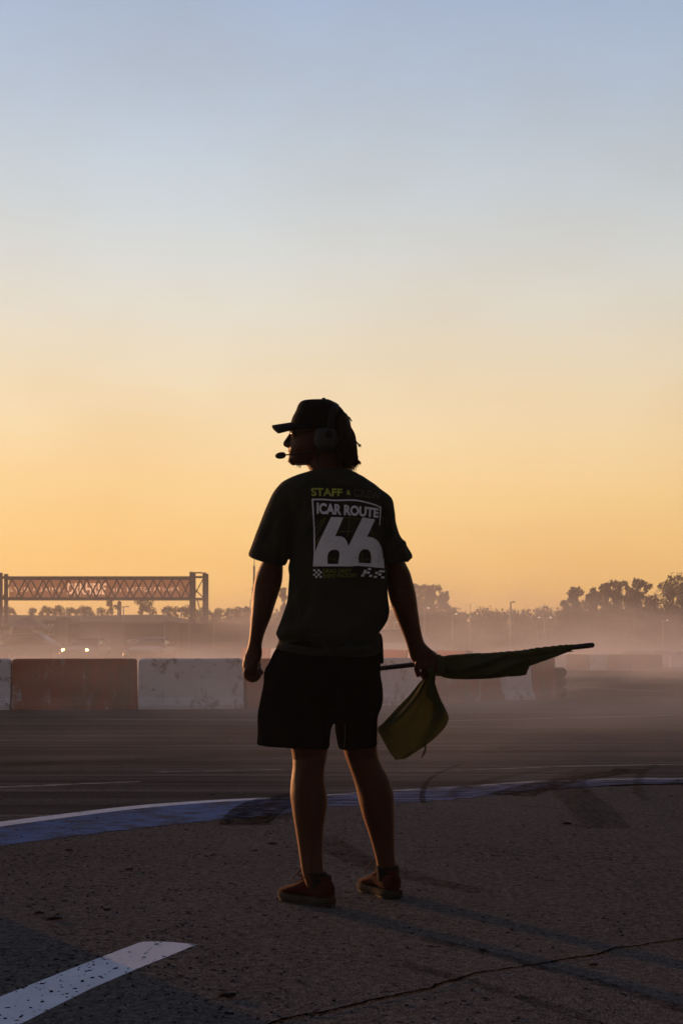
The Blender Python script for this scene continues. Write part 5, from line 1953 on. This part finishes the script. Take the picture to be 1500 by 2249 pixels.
# hanging tail
Le = catmull(np.array([(941, 1478), (932, 1488), (921, 1499), (911, 1512), (896, 1530), (880, 1546), (858, 1570), (841, 1588), (829, 1601), (839, 1622), (852, 1646), (861, 1660), (869, 1668)], float), 5)
Re = catmull(np.array([(951, 1478), (956, 1488), (955, 1497), (958, 1510), (965, 1530), (973, 1548), (980, 1561), (985, 1574), (984, 1583), (976, 1599), (955, 1621), (930, 1640), (890, 1667)], float), 5)
nu = 44
gr_f, gr_b = [], []
for i in range(len(Le)):
    s = i / (len(Le) - 1)
    rf_, rb_ = [], []
    for k in range(nu + 1):
        u = k / nu
        x = Le[i][0] + (Re[i][0] - Le[i][0]) * u
        y = Le[i][1] + (Re[i][1] - Le[i][1]) * u
        amp = .030 * math.sin(math.pi * min(1, s * 1.1 + .05)) ** .8
        d = .070 + amp * (math.sin(u * 9.5 + 1.2 * s + .6) * .8 + .5 * math.sin(u * 17 + 3 * s)) * (1 - .35 * s) + .006 * noise.noise(Vector((x * .03, y * .03, 1)))
        # a deep fold down the middle and the flap folded over at right
        d += .016 * math.exp(-((x - (937 - s * 4)) / 5.0) ** 2) * sstep(.02, .15, s) * (1 - sstep(.42, .62, s))
        # frayed lower edge
        if s > .80:
            y += 2.2 * (noise.noise(Vector((x * .6, 7, 0)))) * sstep(.86, 1, s)
        rf_.append(Q(x, y, d))
        rb_.append(Q(x, y, d + .0016))
    gr_f.append(rf_)
    gr_b.append(rb_)
tlm = MB().loft(gr_f, False, False, closed=False)
tail = link('tail_cloth', tlm, M['flag'], fl, base=fB, smooth=True)
# folded flap
La = catmull(np.array([(941, 1484), (936, 1504), (934, 1522), (938, 1534), (950, 1541), (962, 1548), (978, 1557)], float), 5)
Ra = catmull(np.array([(952, 1484), (954, 1497), (957, 1508), (964.5, 1528), (970, 1541), (975.5, 1551), (979.5, 1559)], float), 5)
fa, fb_ = [], []
for i in range(len(La)):
    s = i / (len(La) - 1)
    r1, r2 = [], []
    for k in range(13):
        u = k / 12
        x = La[i][0] + (Ra[i][0] - La[i][0]) * u
        y = La[i][1] + (Ra[i][1] - La[i][1]) * u
        d = .046 - .008 * math.sin(math.pi * u) + .010 * u + .004 * math.sin(s * 7)
        r1.append(Q(x, y, d))
        r2.append(Q(x, y, d + .0016))
    fa.append(r1)
    fb_.append(r2)
link('folded_flap', MB().loft(fa, False, False, closed=False), M['flag'], tail, base=fB, smooth=True)
fr = MB()
rg = random.Random(21)
lower = [(829 + 40 * t_, 1601 + 67 * t_) for t_ in np.linspace(.75, 1, 12)] + [(869 + (930 - 869) * t_, 1668 - 30 * t_) for t_ in np.linspace(0, 1, 60)] + [(930 + 52 * t_, 1639 - 58 * t_) for t_ in np.linspace(0, 1, 22)]
for x, y in lower:
    for _ in range(2):
        ln = rg.uniform(1, 4.5)
        x_, y_ = x + rg.uniform(-1, 1), y - 1.5
        fr.tube([Q(x_, y_, .072), Q(x_ + rg.uniform(-1.5, 1.5), y_ + ln * .6, .072), Q(x_ + rg.uniform(-3, 2), y_ + ln, .073)], [.0007, .0006, .0003], 4)
fr.tube([Q(933, 1632, .072), Q(934, 1645, .072), Q(930, 1655, .070), Q(925, 1667, .072)], [.0045, .0042, .004, .001], 7, 3, flat=(.3, 1))
fr.tube([Q(930, 1636, .074), Q(922, 1641, .072), Q(916, 1645, .072)], [.003, .003, .001], 6, 3, flat=(.3, 1))
fr.tube([Q(1243, 1428, .01), Q(1250, 1431, .005), Q(1254, 1430, .004), Q(1260, 1431, .003)], [.003, .0028, .0016, .0006], 6, 3)
M['thread'] = cloth_mat('frayed_thread', (.16, .14, .06), 300, trans=.35)
tag(link('frayed_threads', fr, M['thread'], fl, base=fB), kind='stuff')

# ------------------------------------------------------------------ air: haze and tyre smoke
def volume_mat(name, dens_, col, aniso, noisy=None):
    m = bpy.data.materials.new(name)
    m.use_nodes = True
    n, l = m.node_tree.nodes, m.node_tree.links
    n.remove(n['Principled BSDF'])
    v = n.new('ShaderNodeVolumePrincipled')
    v.inputs['Color'].default_value = (*col, 1)
    v.inputs['Density'].default_value = dens_
    v.inputs['Anisotropy'].default_value = aniso
    l.new(v.outputs[0], n['Material Output'].inputs['Volume'])
    if noisy:
        noisy(n, l, v, dens_)
    else:
        m.cycles.homogeneous_volume = True if hasattr(m, 'cycles') and hasattr(m.cycles, 'homogeneous_volume') else False
    return m


hz = MB().box((0, 0, 6.5), (2600, 2600, 15.0))
haze_mat = volume_mat('haze_air', .0010, (.76, .76, .76), .30)
tag(link('haze', hz, haze_mat), 'thin warm dust haze over the whole circuit', kind='stuff')


def smoke_density(n, l, v, base):
    t = n.new('ShaderNodeTexCoord')
    s = n.new('ShaderNodeSeparateXYZ')
    l.new(t.outputs['Object'], s.inputs[0])

    def mm(op, a, b=None, c=None, clamp=False):
        k = n.new('ShaderNodeMath')
        k.operation = op
        k.use_clamp = clamp
        for i, x in enumerate((a, b, c)):
            if x is None:
                continue
            if isinstance(x, (int, float)):
                k.inputs[i].default_value = x
            else:
                l.new(x, k.inputs[i])
        return k.outputs[0]

    def sm(x, a, b):
        k = n.new('ShaderNodeMapRange')
        k.interpolation_type = 'SMOOTHSTEP'
        l.new(x, k.inputs[0])
        k.inputs[1].default_value = a
        k.inputs[2].default_value = b
        return k.outputs[0]
    nz = noise_node(n, l, t.outputs['Object'], 1.0, 4, .6, (.13, .06, .5), .8)
    nz2 = noise_node(n, l, t.outputs['Object'], 1.0, 3, .6, (.35, .3, .9), .4)
    mix = mm('ADD', mm('MULTIPLY', nz, .75), mm('MULTIPLY', nz2, .25))
    cl = sm(mix, .43, .60)
    nz3 = noise_node(n, l, t.outputs['Object'], 1.0, 3, .55, (.06, .022, .02), .5)
    dec = mm('MULTIPLY_ADD', sm(nz3, .40, .62), 1.25, -1.85)
    low = mm('POWER', 2.718, mm('MULTIPLY', s.outputs[2], dec))          # settles near the ground
    # front edge: nearer on the right
    fy = mm('MULTIPLY_ADD', s.outputs[0], .45, s.outputs[1])
    front = sm(fy, 6.0, 15.0)
    back = sm(s.outputs[1], 150, 40)
    top = sm(s.outputs[2], 5.4, 3.0)
    right = mm('MULTIPLY_ADD', sm(s.outputs[0], -3, 6), .5, .8)
    d = mm('MULTIPLY', mm('MULTIPLY', mm('MULTIPLY', cl, low), mm('MULTIPLY', front, back)), mm('MULTIPLY', top, right))
    l.new(mm('MULTIPLY', d, base), v.inputs['Density'])


sm_ = MB().box((0, 91, 2.72), (110, 168, 5.4))
smo = link('tyre_smoke', sm_, volume_mat('tyre_smoke', .105, (.84, .87, .93), .2, smoke_density), base=(0, 0, 0))
tag(smo, 'low drifting tyre smoke over the far track', kind='stuff')
